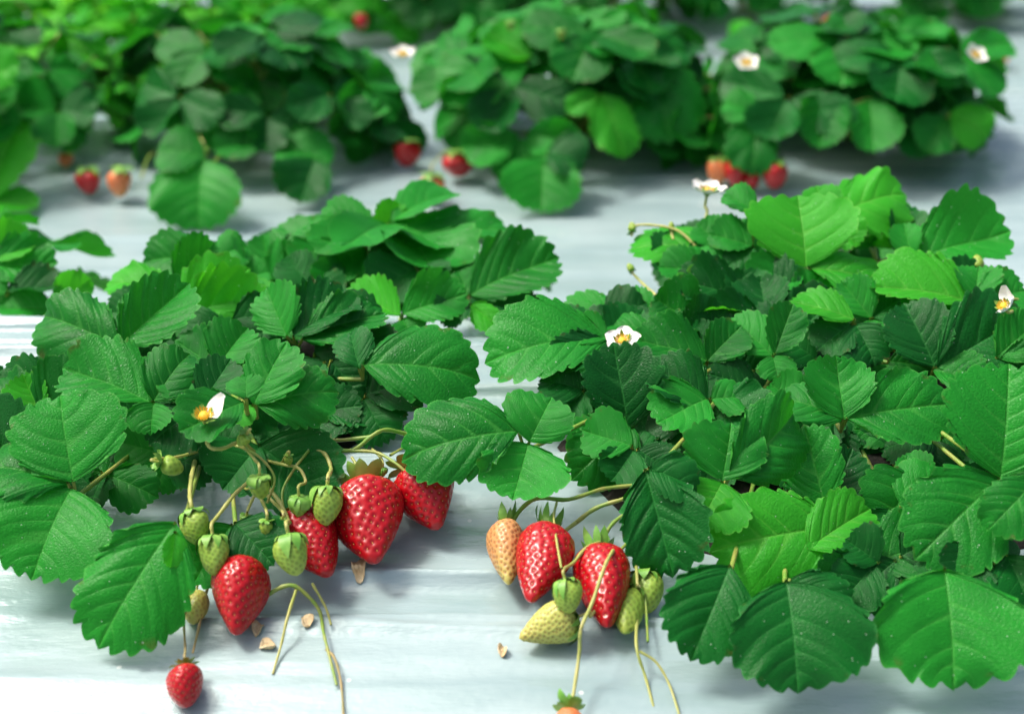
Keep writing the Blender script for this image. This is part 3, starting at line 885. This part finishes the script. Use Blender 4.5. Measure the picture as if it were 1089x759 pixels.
A.stalk([(440, 464, .815), (412, 457, .805), (396, 463, .80), (376, 478, .80), (352, 478, .80), (330, 476, .81), (300, 470, .84)], .0016)
A.stalk([(396, 464, .80), (360, 468, .805), (326, 467, .82), (296, 474, .85)], .0014)
A.stalk([(372, 479, .80), (400, 481, .797), (420, 492, .79), (433, 503, .787)], .0013)
A.stalk([(415, 484, .80), (430, 476, .81), (446, 474, .83)], .001)
A.stalk([(275, 505, .78), (262, 520, .79), (246, 500, .82)], .0010)
bud(A, 262, 548, .765, 11, (.3, 1), spread=.8, stem=[(268, 532, .77), (275, 518, .775)])
bud(A, 345, 582, .790, 10, (0, 1), spread=.6, stem=[(340, 565, .79), (330, 545, .80)])
A.stalk([(330, 477, .80), (312, 500, .79), (300, 525, .78), (306, 556, .77)], .0010)
A.stalk([(254, 474, .775), (276, 486, .772), (292, 508, .77), (284, 535, .768)], .0010)
A.stalk([(280, 560, .77), (266, 580, .775), (252, 596, .785)], .0009)
A.stalk([(360, 480, .80), (352, 510, .795), (362, 545, .80)], .0009)
A.stalk([(222, 618, .012), (213, 660, .010), (205, 694, .004)], .0011, .0007, M_DRY, 'spent_stalk')
A.stalk([(270, 646, .016), (288, 630, .02), (310, 622, .022), (328, 634, .018), (340, 650, .012), (344, 672, .008), (349, 692, .006), (358, 728, .003)], .0016, .0009, M_STEM, 'spent_stalk')
A.stalk([(316, 624, .02), (306, 655, .014), (299, 685, .006), (290, 716, .002)], .0012, .0007, M_PALE, 'spent_stalk')
A.stalk([(332, 620, .022), (346, 645, .014), (352, 664, .004)], .0010, .0007, M_PALE, 'spent_stalk')
A.stalk([(347, 690, .006), (356, 700, .006), (363, 728, .003), (366, 775, .002)], .0010, .0007, M_DRY, 'spent_stalk')

B = Plant(840, 400, .925, 'large front strawberry plant, the widest one, with dark broad leaves right of the gap')
B.leaf(.93, [(857, 284, 848, 214, 128, .0, .40, 'y', {'fold': .28}), (862, 286, 946, 306, 42, .1, .72, 'y'), (852, 288, 800, 318, 46, -.1, .6, 'm')])
B.leaf(.98, [(878, 232, 962, 203, 44, .05, .55, 'y'), (876, 232, 868, 200, 40, 0, .4, 'y'), (880, 236, 912, 262, 40, 0, .5, 'y')])
B.leaf(.985, [(924, 260, 958, 230, 36, .1, .35, 'y'), (955, 274, 962, 222, 46, .2, .3, 'o'), (930, 262, 900, 240, 40, 0, .5, 'm')])
B.leaf(.955, [(972, 276, 1066, 256, 44, .05, .55, 'm', {'fold': .3}), (970, 276, 962, 240, 30, -.4, .3, 'm'), (975, 280, 1030, 300, 40, 0, .6, 'm')])
B.leaf(.955, [(764, 264, 672, 262, 30, -.05, .75, 'y'), (768, 262, 742, 240, 40, 0, .5, 'm'), (772, 266, 806, 246, 40, .1, .5, 'm')])
B.leaf(.945, [(800, 262, 755, 250, 36, 0, .55, 'm'), (802, 264, 770, 286, 40, -.1, .5, 'o'), (804, 226, 770, 209, 24, -.1, .6, 'm')])
B.leaf(.94, [(748, 288, 702, 286, 40, -.1, .5, 'm'), (750, 290, 745, 262, 36, 0, .5, 'm'), (752, 292, 790, 280, 36, 0, .6, 'm')])
B.leaf(.915, [(790, 318, 720, 300, 54, -.05, .42, 'o'), (800, 328, 708, 334, 34, 0, .8, 'y'), (800, 322, 790, 290, 50, 0, .4, 'o')])
B.leaf(.92, [(846, 336, 800, 282, 66, -.1, .42, 'o'), (850, 334, 870, 296, 44, .1, .5, 'm'), (846, 340, 820, 360, 44, 0, .6, 'o')])
B.leaf(.90, [(926, 338, 896, 302, 44, -.2, .35, 'm', {'fold': .4}), (928, 338, 966, 312, 46, .2, .35, 'o', {'fold': .4}), (926, 340, 932, 359, 64, 0, .5, 'm')])
B.leaf(.895, [(1034, 322, 928, 308, 42, -.05, .70, 'y'), (1036, 320, 1040, 288, 50, 0, .6, 'm'), (1040, 322, 1089, 310, 50, 0, .6, 'm')])
B.leaf(.865, [(994, 390, 962, 326, 72, -.12, .30, 'o', {'fold': .3}), (997, 391, 1086, 340, 76, .15, .32, 'o', {'fold': .3}), (992, 394, 1046, 410, 44, 0, .65, 'm')])
B.leaf(.91, [(666, 342, 596, 334, 46, -.05, .58, 'm'), (692, 354, 664, 310, 50, -.1, .30, 'm', {'fold': .4}), (695, 354, 714, 320, 32, .3, .3, 'm')])
B.leaf(.89, [(692, 352, 642, 346, 24, 0, .7, 'm'), (696, 356, 745, 350, 30, 0, .7, 'm')])
B.leaf(.86, [(645, 362, 521, 386, 50, -.02, .60, 'm', {'fold': .2, 'arch': .12}), (646, 360, 612, 350, 36, 0, .6, 'm'), (650, 368, 590, 396, 34, 0, .7, 'o')])
B.leaf(.855, [(752, 384, 676, 366, 42, -.05, .58, 'm', {'arch': .10}), (752, 384, 786, 350, 46, .1, .40, 'm'), (750, 386, 700, 392, 28, 0, .75, 'y')])
B.leaf(.855, [(822, 379, 778, 340, 44, -.15, .42, 'm'), (824, 376, 842, 326, 44, .15, .28, 'm'), (822, 378, 828, 404, 80, 0, .42, 'm', {'fold': .3, 'arch': 0})])
B.leaf(.875, [(908, 340, 842, 324, 30, 0, .72, 'y'), (905, 345, 870, 372, 44, -.1, .5, 'o'), (910, 345, 930, 385, 60, 0, .4, 'o')])
B.leaf(.83, [(668, 456, 652, 369, 80, .02, .12, 'o', {'fold': .28}), (664, 456, 606, 474, 48, .05, .38, 'm'), (673, 454, 612, 505, 48, .18, .42, 'm')])
B.leaf(.825, [(752, 426, 694, 392, 54, -.1, .38, 'o', {'fold': .25}), (752, 424, 700, 452, 62, .0, .60, 'm', {'fold': .28}), (756, 424, 790, 422, 40, .1, .55, 'm')])
B.leaf(.835, [(768, 456, 814, 427, 32, .1, .5, 'm'), (770, 458, 800, 480, 50, 0, .4, 'o')])
B.leaf(.775, [(768, 513, 744, 558, 138, -.02, .38, 'y', {'fold': .24, 'arch': .10}), (768, 511, 778, 452, 88, 0, .22, 'm'), (776, 506, 846, 440, 48, .35, .25, 'm', {'fold': .4})])
B.leaf(.785, [(551, 458, 431, 484, 66, -.05, .42, 'm', {'fold': .24, 'arch': .09}), (563, 470, 586, 424, 84, .02, .25, 'm', {'fold': .3}), (562, 472, 546, 531, 108, 0, .38, 'm', {'fold': .3})])
B.leaf(.792, [(686, 500, 714, 608, 88, 0, .12, 'o', {'fold': .15, 'quilt': .026}), (690, 498, 740, 520, 50, .1, .4, 'o')])
B.leaf(.772, [(886, 560, 762, 582, 104, .02, .40, 'y', {'fold': .24, 'arch': .05}), (858, 584, 923, 542, 32, .1, .55, 'y', {'dd': -.008}), (890, 562, 910, 610, 50, 0, .4, 'o')])
B.leaf(.81, [(878, 540, 856, 455, 54, -.25, .12, 'm', {'fold': .35}), (880, 545, 905, 480, 50, .1, .4, 'o')])
B.leaf(.772, [(776, 602, 736, 698, 88, .03, .28, 'o', {'fold': .28})])
B.leaf(.775, [(836, 618, 848, 731, 146, 0, .32, 'o', {'fold': .24, 'arch': .08}), (840, 616, 900, 660, 70, .1, .4, 'o', {'dd': .02})])
B.leaf(.80, [(896, 446, 828, 424, 44, -.05, .55, 'm', {'fold': .2, 'arch': .1}), (898, 446, 888, 384, 76, -.05, .36, 'm'), (901, 444, 1006, 430, 72, .05, .42, 'm', {'fold': .28})])
B.leaf(.763, [(1064, 508, 1072, 393, 128, .0, .22, 'm', {'fold': .28}), (1062, 509, 978, 590, 104, -.02, .36, 'm', {'fold': .18, 'arch': .09}), (1066, 510, 1120, 560, 70, 0, .4, 'm')])
B.leaf(.742, [(1100, 512, 1054, 560, 62, 0, .34, 'm'), (1104, 515, 1150, 560, 60, 0, .4, 'm')])
B.leaf(.795, [(984, 520, 926, 556, 78, -.05, .35, 'm'), (986, 518, 960, 486, 40, 0, .4, 'm')])
B.leaf(.748, [(1004, 606, 1014, 726, 156, 0, .34, 'm', {'fold': .24, 'arch': .08}), (1010, 606, 1090, 610, 90, 0, .5, 'o', {'dd': .03})])
B.leaf(.79, [(930, 600, 895, 640, 60, 0, .4, 'o'), (934, 598, 900, 575, 50, 0, .4, 'o')])
B.leaf(.80, [(1070, 590, 1100, 665, 80, 0, .3, 'o'), (1040, 585, 1020, 620, 60, 0, .4, 'o')])
B.leaf(.84, [(880, 430, 850, 480, 60, 0, .4, 'o'), (850, 432, 820, 410, 60, 0, .5, 'm'), (884, 430, 930, 480, 60, 0, .4, 'o')])
B.leaf(.84, [(620, 415, 575, 405, 50, 0, .5, 'o'), (622, 418, 600, 440, 50, 0, .5, 'o')])
B.leaf(.90, [(1000, 330, 975, 300, 50, 0, .45, 'm'), (1002, 332, 1060, 322, 46, 0, .6, 'm'), (998, 334, 960, 340, 44, 0, .6, 'm')])
B.leaf(.86, [(1060, 380, 1100, 345, 60, 0, .4, 'm'), (1062, 384, 1110, 400, 60, 0, .5, 'm')])
auto(B, [(580,370),(700,290),(800,250),(1000,290),(1089,340),(1089,480),(930,500),(760,490),(690,490),(640,440)], 50, 9)
auto(B, [(905,540),(1085,540),(1089,625),(930,625)], 3, 14)
flower(B, 662, 364, .845, 20, 5, (-.15, .72), open_=.15, stem=[(668, 395, .86), (690, 430, .88)], label='white flower with a yellow centre tucked among the leaves')
flower(B, 752, 206, .985, 20, 5, (.1, .90), open_=.35, stem=[(752, 225, .985), (750, 245, .98), (760, 285, .97)], label='white flower held above the leaves on a thin stalk')
flower(B, 962, 276, .95, 10, 5, (.1, .6), missing=(0, 1, 2, 3, 4), stem=[(965, 300, .955)])
flower(B, 1068, 326, .845, 17, 5, (-.6, .5), missing=(2, 3), open_=.8, stem=[(1085, 330, .89), (1110, 345, .90)])
bud(B, 672, 246, .97, 8, (0, -1), spread=1.0, stem=[(676, 240, .97), (700, 240, .965), (722, 246, .96), (740, 262, .955)])
bud(B, 714, 243, .965, 6, (0, -1), spread=1.0, stem=[(716, 255, .96)])
bud(B, 672, 288, .955, 7, (.4, -.8), spread=1.0, stem=[(684, 302, .95), (700, 316, .93)])
bud(B, 1040, 286, .93, 12, (0, -1), spread=1.2, stem=[(1045, 305, .93)])
bud(B, 1060, 326, .885, 10, (-.8, .1), spread=.3, stem=[(1075, 318, .89), (1100, 322, .90)])
B.stalk([(540, 574, .022), (548, 549, .025), (570, 530, .03), (604, 531, .03), (640, 520, .03), (672, 516, .03)], .0017)
B.stalk([(612, 556, .02), (634, 540, .025), (664, 530, .03), (690, 520, .03)], .0017)
B.stalk([(640, 574, .028), (652, 556, .03), (668, 545, .03), (690, 535, .03)], .0015)
B.stalk([(592, 534, .032), (589, 550, .040), (592, 575, .052), (597, 604, .052)], .0009, .0008, M_PALE)
B.stalk([(672, 552, .03), (668, 572, .03), (660, 584, .03), (640, 592, .03)], .0012)
B.stalk([(676, 590, .02), (682, 605, .022), (678, 650, .022), (677, 688, .016), (686, 718, .006), (695, 751, .001)], .0015, .0008, M_PALE, 'spent_stalk')
B.stalk([(680, 692, .015), (698, 704, .010), (712, 728, .006), (724, 765, .003)], .0009, .0007, M_PALE, 'spent_stalk')
B.stalk([(684, 612, .02), (687, 645, .022), (689, 682, .014)], .0010, .0008, M_STEM, 'spent_stalk')

# ------------------------------------------------------------------ plants seen over the crest of the first bed
C_ = Plant(400, 345, 1.10, 'strawberry plant behind the crest, above the ripe berries, with many small crowded leaves')
C_.leaf(1.05, [(402, 252, 424, 218, 36, .2, .15, 'y'), (398, 250, 340, 230, 38, -.05, .5, 'm'), (404, 254, 440, 248, 26, 0, .7, 'm')])
C_.leaf(1.04, [(346, 277, 322, 240, 42, -.1, .3, 'm'), (344, 278, 300, 262, 40, 0, .5, 'm'), (350, 280, 370, 250, 36, 0, .5, 'm')])
C_.leaf(1.02, [(388, 264, 342, 296, 56, -.05, .35, 'm', {'fold': .28}), (392, 268, 455, 266, 36, 0, .7, 'm'), (390, 262, 400, 240, 34, 0, .5, 'm')])
C_.leaf(1.04, [(432, 278, 494, 274, 24, 0, .78, 'm'), (430, 276, 450, 252, 30, 0, .6, 'm')])
C_.leaf(1.0, [(442, 285, 398, 314, 56, 0, .35, 'o'), (445, 288, 470, 304, 40, .1, .5, 'o')])
C_.leaf(.975, [(428, 334, 494, 316, 50, .05, .36, 'm', {'fold': .28}), (426, 336, 372, 314, 26, -.05, .7, 'y'), (428, 340, 440, 360, 40, 0, .6, 'm')])
C_.leaf(1.06, [(500, 314, 590, 280, 46, .0, .50, 'm', {'fold': .3}), (500, 316, 572, 356, 52, .05, .38, 'o'), (498, 314, 488, 290, 30, 0, .5, 'm')])
C_.leaf(1.03, [(500, 324, 532, 350, 28, .1, .45, 'y'), (498, 322, 470, 344, 36, 0, .5, 'o')])
C_.leaf(1.03, [(290, 300, 280, 252, 40, -.3, .2, 'm'), (292, 302, 314, 262, 42, 0, .35, 'm'), (288, 304, 262, 306, 34, 0, .6, 'y')])
C_.leaf(1.0, [(330, 305, 360, 322, 44, 0, .5, 'o'), (328, 303, 306, 275, 44, 0, .4, 'o'), (334, 303, 365, 285, 40, 0, .5, 'o')])
C_.leaf(1.0, [(255, 300, 230, 262, 44, -.1, .4, 'm'), (257, 300, 280, 330, 44, 0, .5, 'y'), (258, 299, 285, 290, 36, 0, .6, 'm')])
fill(C_, 24, .085, .085, 21, 'mmmo', scale=.95, sx=1.45, els=(8, 75))
D_ = Plant(-10, 345, 1.10, 'strawberry plant cut off by the left edge behind the crest, with a pale young leaf')
D_.leaf(1.02, [(-20, 286, 60, 284, 46, .05, .48, 'm', {'fold': .3}), (-10, 275, 34, 252, 44, .1, .35, 'y'), (-24, 284, -60, 262, 44, 0, .5, 'm')])
D_.leaf(1.0, [(8, 308, 64, 308, 26, 0, .72, 'o'), (6, 312, -20, 300, 34, 0, .5, 'm')])
D_.leaf(1.0, [(58, 326, 96, 298, 34, .1, .15, 'y', {'tooth': .02, 'fold': .4}), (56, 328, 0, 330, 30, 0, .6, 'm')])
fill(D_, 12, .08, .07, 23, 'mmy', scale=.9, els=(8, 70))

# ------------------------------------------------------------------ rows further back
def back_plant(px, py, d, label, n, rad, hgt, seed, tones='mmmo', sx=1.0, **kw):
    P = Plant(px, py, d, label)
    fill(P, n, rad, hgt, seed, tones, sx=sx, scale=1.0, tiltx=R(5), **{'lib': PROTO_FAR, **kw})
    return P
r1 = back_plant(-22, 175, 1.52, 'blurred strawberry plant cut by the left edge beside the lone red berry', 40, .11, .10, 31, 'mmmoy')
r1.leaf(1.42, [(62, 120, 60, 158, 46, 0, .4, 'm'), (58, 120, 20, 112, 46, -.1, .4, 'm'), (64, 118, 102, 122, 44, .1, .4, 'o')])
r1.leaf(1.42, [(-10, 215, 40, 222, 36, 0, .6, 'y'), (-12, 216, 20, 130, 40, 0, .3, 'y')])
r2 = back_plant(276, 165, 1.56, 'blurred strawberry plant with one big heart-shaped drooping leaf at its front left', 54, .105, .088, 32, 'mmmo')
r2.leaf(1.40, [(215, 170, 212, 243, 96, 0, .30, 'm', {'fold': .28}), (218, 168, 170, 160, 50, 0, .5, 'm')])
r2.leaf(1.43, [(290, 150, 230, 158, 44, 0, .55, 'm'), (292, 152, 350, 175, 50, .1, .5, 'm')])
r2.leaf(1.43, [(335, 170, 320, 218, 60, 0, .35, 'o')])
r3 = back_plant(616, 155, 1.56, 'blurred strawberry plant in the middle with a light narrow leaf and a brown-tipped drooping leaf', 58, .115, .098, 33, 'mmmo', sx=1.05)
r3.leaf(1.40, [(578, 165, 576, 226, 82, 0, .28, 'm', {'fold': .28}), (582, 162, 620, 175, 50, 0, .5, 'o')])
r3.leaf(1.42, [(640, 100, 664, 166, 34, .35, .2, 'y'), (636, 100, 604, 118, 26, 0, .3, 'y')])
r3.leaf(1.46, [(690, 70, 712, 146, 86, 0, .32, 'm', {'fold': .28}), (686, 72, 650, 60, 60, 0, .5, 'm')])
r3.leaf(1.46, [(560, 65, 470, 100, 70, 0, .5, 'm'), (565, 62, 520, 40, 50, 0, .5, 'y')])
r4 = back_plant(900, 150, 1.56, 'blurred strawberry plant with four berries bunched at its left foot', 56, .118, .09, 34, 'mmmo', sx=1.1)
r4.leaf(1.42, [(805, 125, 800, 182, 54, 0, .3, 'm'), (808, 122, 770, 110, 40, 0, .5, 'm')])
r4.leaf(1.42, [(925, 105, 928, 162, 54, 0, .3, 'm'), (880, 100, 870, 160, 46, 0, .3, 'm')])
r4.leaf(1.42, [(1010, 120, 1050, 145, 50, .1, .4, 'y'), (1005, 125, 985, 160, 46, 0, .3, 'm')])
for i, (px, d, tones, n, lab) in enumerate([
        (-20, 2.1, 'mmyl', 30, 'out of focus strawberry plant in the top left corner'),
        (112, 2.0, 'llly', 36, 'out of focus yellow-green plant behind the pale path of plastic at left'),
        (225, 2.05, 'lllyy', 40, 'out of focus bright lime plant, the palest of the far row'),
        (375, 2.4, 'mmyl', 36, 'out of focus strawberry plant with a tiny red berry, behind the heart-leaved plant'),
        (500, 2.4, 'mmmo', 36, 'out of focus dark plant behind the small white flower, top centre'),
        (640, 2.42, 'mmmo', 38, 'out of focus dark plant directly behind the brown-tipped middle plant'),
        (800, 2.5, 'mmmo', 36, 'out of focus plant with an upright light leaf left of the far plastic gap'),
        (1025, 2.5, 'mmo', 40, 'out of focus dark plant in the top right corner')]):
    P = back_plant(px, 62, d, lab, int(n * 1.6), .135, .105, 50 + i, tones, lib=PROTO_FINE)
    if i == 6: P.leaf(2.25, [(795, 58, 785, 22, 26, .1, .2, 'y')])
for i, (px, lab) in enumerate([(40, 'far strawberry plant behind the yellow-green one'), (330, 'far strawberry plant behind the lime plant'), (560, 'far strawberry plant behind the dark centre plants'),
                               (820, 'far strawberry plant seen through the gap at top right'), (1080, 'far strawberry plant behind the top right corner plant')]):
    P = back_plant(px, 8, 3.3, lab, 26, .15, .13, 70 + i, 'mmo')

# flowers of the far rows
flower(r4, 793, 69, 1.40, 14, 5, (0, .6), open_=.3, label='small white flower')
flower(r3, 428, 60, 1.42, 14, 5, (0, .8), open_=.3)
flower(r4, 1036, 60, 1.34, 13, 5, (.3, .5), open_=.3)
bud(r3, 543, 22, 1.42, 8, (0, 1), spread=0); bud(r3, 597, 32, 1.42, 8, (0, 1), spread=.5)
bud(r2, 216, 158, 1.42, 10, (0, 1), spread=.8, stem=[(212, 140, 1.44), (220, 130, 1.5)])
r2.stalk([(150, 190, .03), (160, 165, .05), (185, 150, .06)], .0016)
r4.stalk([(765, 178, .03), (768, 150, .05), (775, 125, .06)], .0016)

# ------------------------------------------------------------------ berries
berry('red', (256, 600), (251, 675), 64, 'ripe red strawberry lowest in the left cluster, pointed tip down, touching a curved spent stalk', lift=.006, calyx=False)
berry('red', (322, 556), (350, 622), 64, 'ripe red strawberry half behind a green berry, third from the right in the left cluster', lift=.008, spread=.1, stalk=[(318, 545, .03), (330, 520, .81)])
berry('red', (388, 519), (399, 599), 75, 'largest ripe red strawberry, standing in the middle of the left bunch', lift=.010, spread=.7, sep=10, stalk=[(386, 505, .79), (374, 486, .797)])
berry('red', (444, 500), (466, 563), 66, 'ripe red strawberry at the right end of the left bunch under an overhanging leaf', lift=.008, spread=.5, sep=9, sepl=1.2, stalk=[(434, 494, .787)])
berry('red', (197, 714), (198, 757), 40, 'small round red strawberry hanging alone on a thin stalk at bottom left', lift=.001, spread=.5, sepl=.7, roundish=True, nseed=110, stalk=[(197, 690, .008), (196, 655, .016), (204, 630, .02)], sr=.0007, smat=M_DRY)
berry('pale', (209, 632), (206, 662), 27, 'small yellowish unripe strawberry left of the lowest pointed red one', lift=.006, calyx=False, stalk=[(214, 612, .02)], sr=.0007)
berry('green', (226, 570), (229, 612), 33, 'green unripe strawberry hanging above the lowest pointed red one', depth=.740, spread=.0, sepl=1.3, stalk=[(232, 548, .75), (250, 525, .76), (270, 508, .78)], sr=.0011)
berry('green', (205, 544), (212, 579), 31, 'green unripe strawberry farthest left, on a thick straight stalk', depth=.748, spread=.15, sepl=1.4, stalk=[(202, 525, .76), (204, 505, .775), (210, 480, .83)], sr=.0013)
berry('green', (307, 569), (316, 612), 34, 'green unripe strawberry hanging in front of a half hidden red one', depth=.735, spread=.0, sepl=1.3, stalk=[(306, 552, .755), (296, 532, .765), (282, 515, .775)], sr=.0012)
berry('green', (348, 518), (344, 560), 34, 'green unripe strawberry hanging just left of the largest red one', depth=.765, spread=.0, sepl=1.2, stalk=[(352, 498, .79), (346, 483, .797), (334, 477, .80)], sr=.0012)
berry('pink', (538, 576), (541, 640), 44, 'half ripe strawberry, pink above and yellow-green at the tip, leftmost of the right bunch', lift=.003, spread=1.1, sep=8, sepl=1.0)
berry('red', (582, 582), (564, 656), 62, 'ripe red strawberry leaning left beside the half pink one in the right bunch', lift=.006, spread=1.2, sep=9, sepl=1.1, stalk=[(590, 570, .03), (612, 556, .02)], sr=.0012)
berry('red', (636, 590), (646, 666), 64, 'ripe red strawberry with a thin pale stalk running down over it in the right bunch', lift=.010, spread=1.1, sep=9, sepl=1.1, stalk=[(640, 574, .028)], sr=.0013)
berry('pale', (612, 660), (552, 682), 44, 'pale yellow strawberry with rust seeds lying on its side under the right bunch', lift=.004, spread=0, sep=8, sepl=1.1, stalk=[(628, 655, .02), (640, 640, .03)], sr=.0009)
berry('green', (601, 617), (606, 652), 30, 'small green strawberry hanging between the two red ones of the right bunch', depth=.722, spread=.05, sepl=1.5, stalk=[(610, 598, .74), (624, 582, .75), (645, 574, .77)], sr=.0010)
berry('green', (674, 640), (664, 683), 31, 'green strawberry right of the red ones, nearest the plastic', lift=.004, spread=0, sepl=1.3, stalk=[(678, 622, .03), (676, 592, .03)], sr=.0009)
berry('green', (686, 610), (688, 652), 34, 'green strawberry hanging highest at the right end of the right bunch, by a dark leaf', lift=.008, spread=.1, sepl=1.4, stalk=[(684, 590, .03), (676, 565, .03)], sr=.0011)
berry('orange', (606, 761), (604, 802), 32, 'half ripe strawberry cut by the bottom edge, only its spiky green cap and shoulder showing', lift=.002, spread=.75, sep=11, sepl=1.7, stalk=[(609, 742, .012), (616, 695, .022), (618, 668, .034), (630, 640, .050), (643, 602, .056), (652, 585, .048)], sr=.0010)
# further back
berry('red', (94, 181), (95, 207), 25, 'blurred lone red strawberry on the plastic at left, beside the orange ones', roundish=True)
berry('orange', (70, 163), (70, 178), 17, 'tiny blurred orange strawberry, the smallest, on the plastic at far left', roundish=True)
berry('orange', (129, 181), (127, 210), 26, 'blurred pale orange strawberry at the left foot of the heart-leaved plant', roundish=True)
berry('red', (433, 150), (432, 178), 27, 'blurred round red strawberry left of the middle plant, higher of two red ones', roundish=True)
berry('red', (487, 163), (488, 188), 31, 'blurred red strawberry tucked under leaves of the middle plant', roundish=True)
berry('orange', (459, 187), (460, 215), 25, 'blurred orange strawberry lying in front of two red ones on the plastic', roundish=True, stalk=[(462, 172, .03), (475, 160, .05)])
berry('orange', (763, 170), (763, 197), 22, 'blurred orange strawberry, first in the row of four at the plant foot', roundish=True)
berry('red', (783, 170), (783, 200), 23, 'blurred pinkish red strawberry, second in the row of four at the plant foot', roundish=True)
berry('red', (800, 182), (801, 201), 18, 'blurred dark red strawberry, smallest in the row of four at the plant foot', roundish=True)
berry('red', (824, 172), (823, 201), 29, 'blurred bright red strawberry, largest of the four at the plant foot', roundish=True)
berry('red', (384, 16), (384, 31), 15, 'tiny blurred red strawberry among the far row of plants', depth=2.05, roundish=True)
berry('red', (880, 18), (892, 38), 20, 'blurred red strawberry beside the far plastic gap at top right', depth=1.75, roundish=True)
berry('orange', (1064, 52), (1066, 70), 18, 'blurred yellow-orange strawberry near the white flower at the right edge', roundish=True)

# ------------------------------------------------------------------ dry bits on the plastic
def debris(px, py, wpx, hpx, seed, label):
    r = random.Random(seed); c = gp(px, py, 0); k = gdepth(px, py) / FPX
    a, b = wpx * .40 * k, hpx / 2 * k * 1.6
    V, F = [], []
    n, m = 22, 5
    p1, p2 = r.uniform(0, 6), r.uniform(0, 6)
    ph = [1 + .18 * math.sin(j * 2 * math.pi / n + p1) + .12 * math.sin(j * 6 * math.pi / n + p2) + r.uniform(-.05, .05) for j in range(n)]
    for i in range(m + 1):
        for j in range(n):
            t = i / m; th = j * 2 * math.pi / n
            x = a * t * math.cos(th) * ph[j]; y = b * t * math.sin(th) * ph[j]
            z = .0010 + t * t * .0026 * abs(math.sin(th + seed)) + .0007 * math.sin(9 * t + 2 * th) + r.uniform(-.00012, .00012)
            V.append((x, y, z))
    top = len(V)
    V += [(x, y, z - .0004) for x, y, z in V]
    for i in range(m):
        for j in range(n):
            j2 = (j + 1) % n
            q = (i * n + j, i * n + j2, i * n + n + j2, i * n + n + j)
            F.append((q[0], q[3], q[2], q[1])); F.append(tuple(top + v for v in q))
    for j in range(n):
        j2 = (j + 1) % n
        F.append((m * n + j, top + m * n + j, top + m * n + j2, m * n + j2))
    Vn = np.array(V); wz = ground(Vn[:, 0] + c.x, Vn[:, 1] + c.y); Vn[:, 2] += wz - c.z
    o = link('dried_petal', mk_mesh('dried_petal', Vn, F, [M_DEBRIS]), None, c)
    return tag(o, label, 'dried petal', 'dried petals fallen on the plastic')
debris(381, 604, 20, 15, 1, 'crumpled tan dried petal just under the largest red strawberry')
debris(275, 675, 15, 9, 2, 'small tan dried petal beside the tip of the lowest pointed strawberry')
debris(284, 692, 22, 8, 3, 'flat tan dried petal crossed by a thin hanging stalk')
debris(326, 666, 17, 8, 4, 'tan dried petal between two hanging spent stalks')
debris(535, 695, 12, 9, 5, 'tiny dried flower bit alone on the plastic left of the pale lying strawberry')
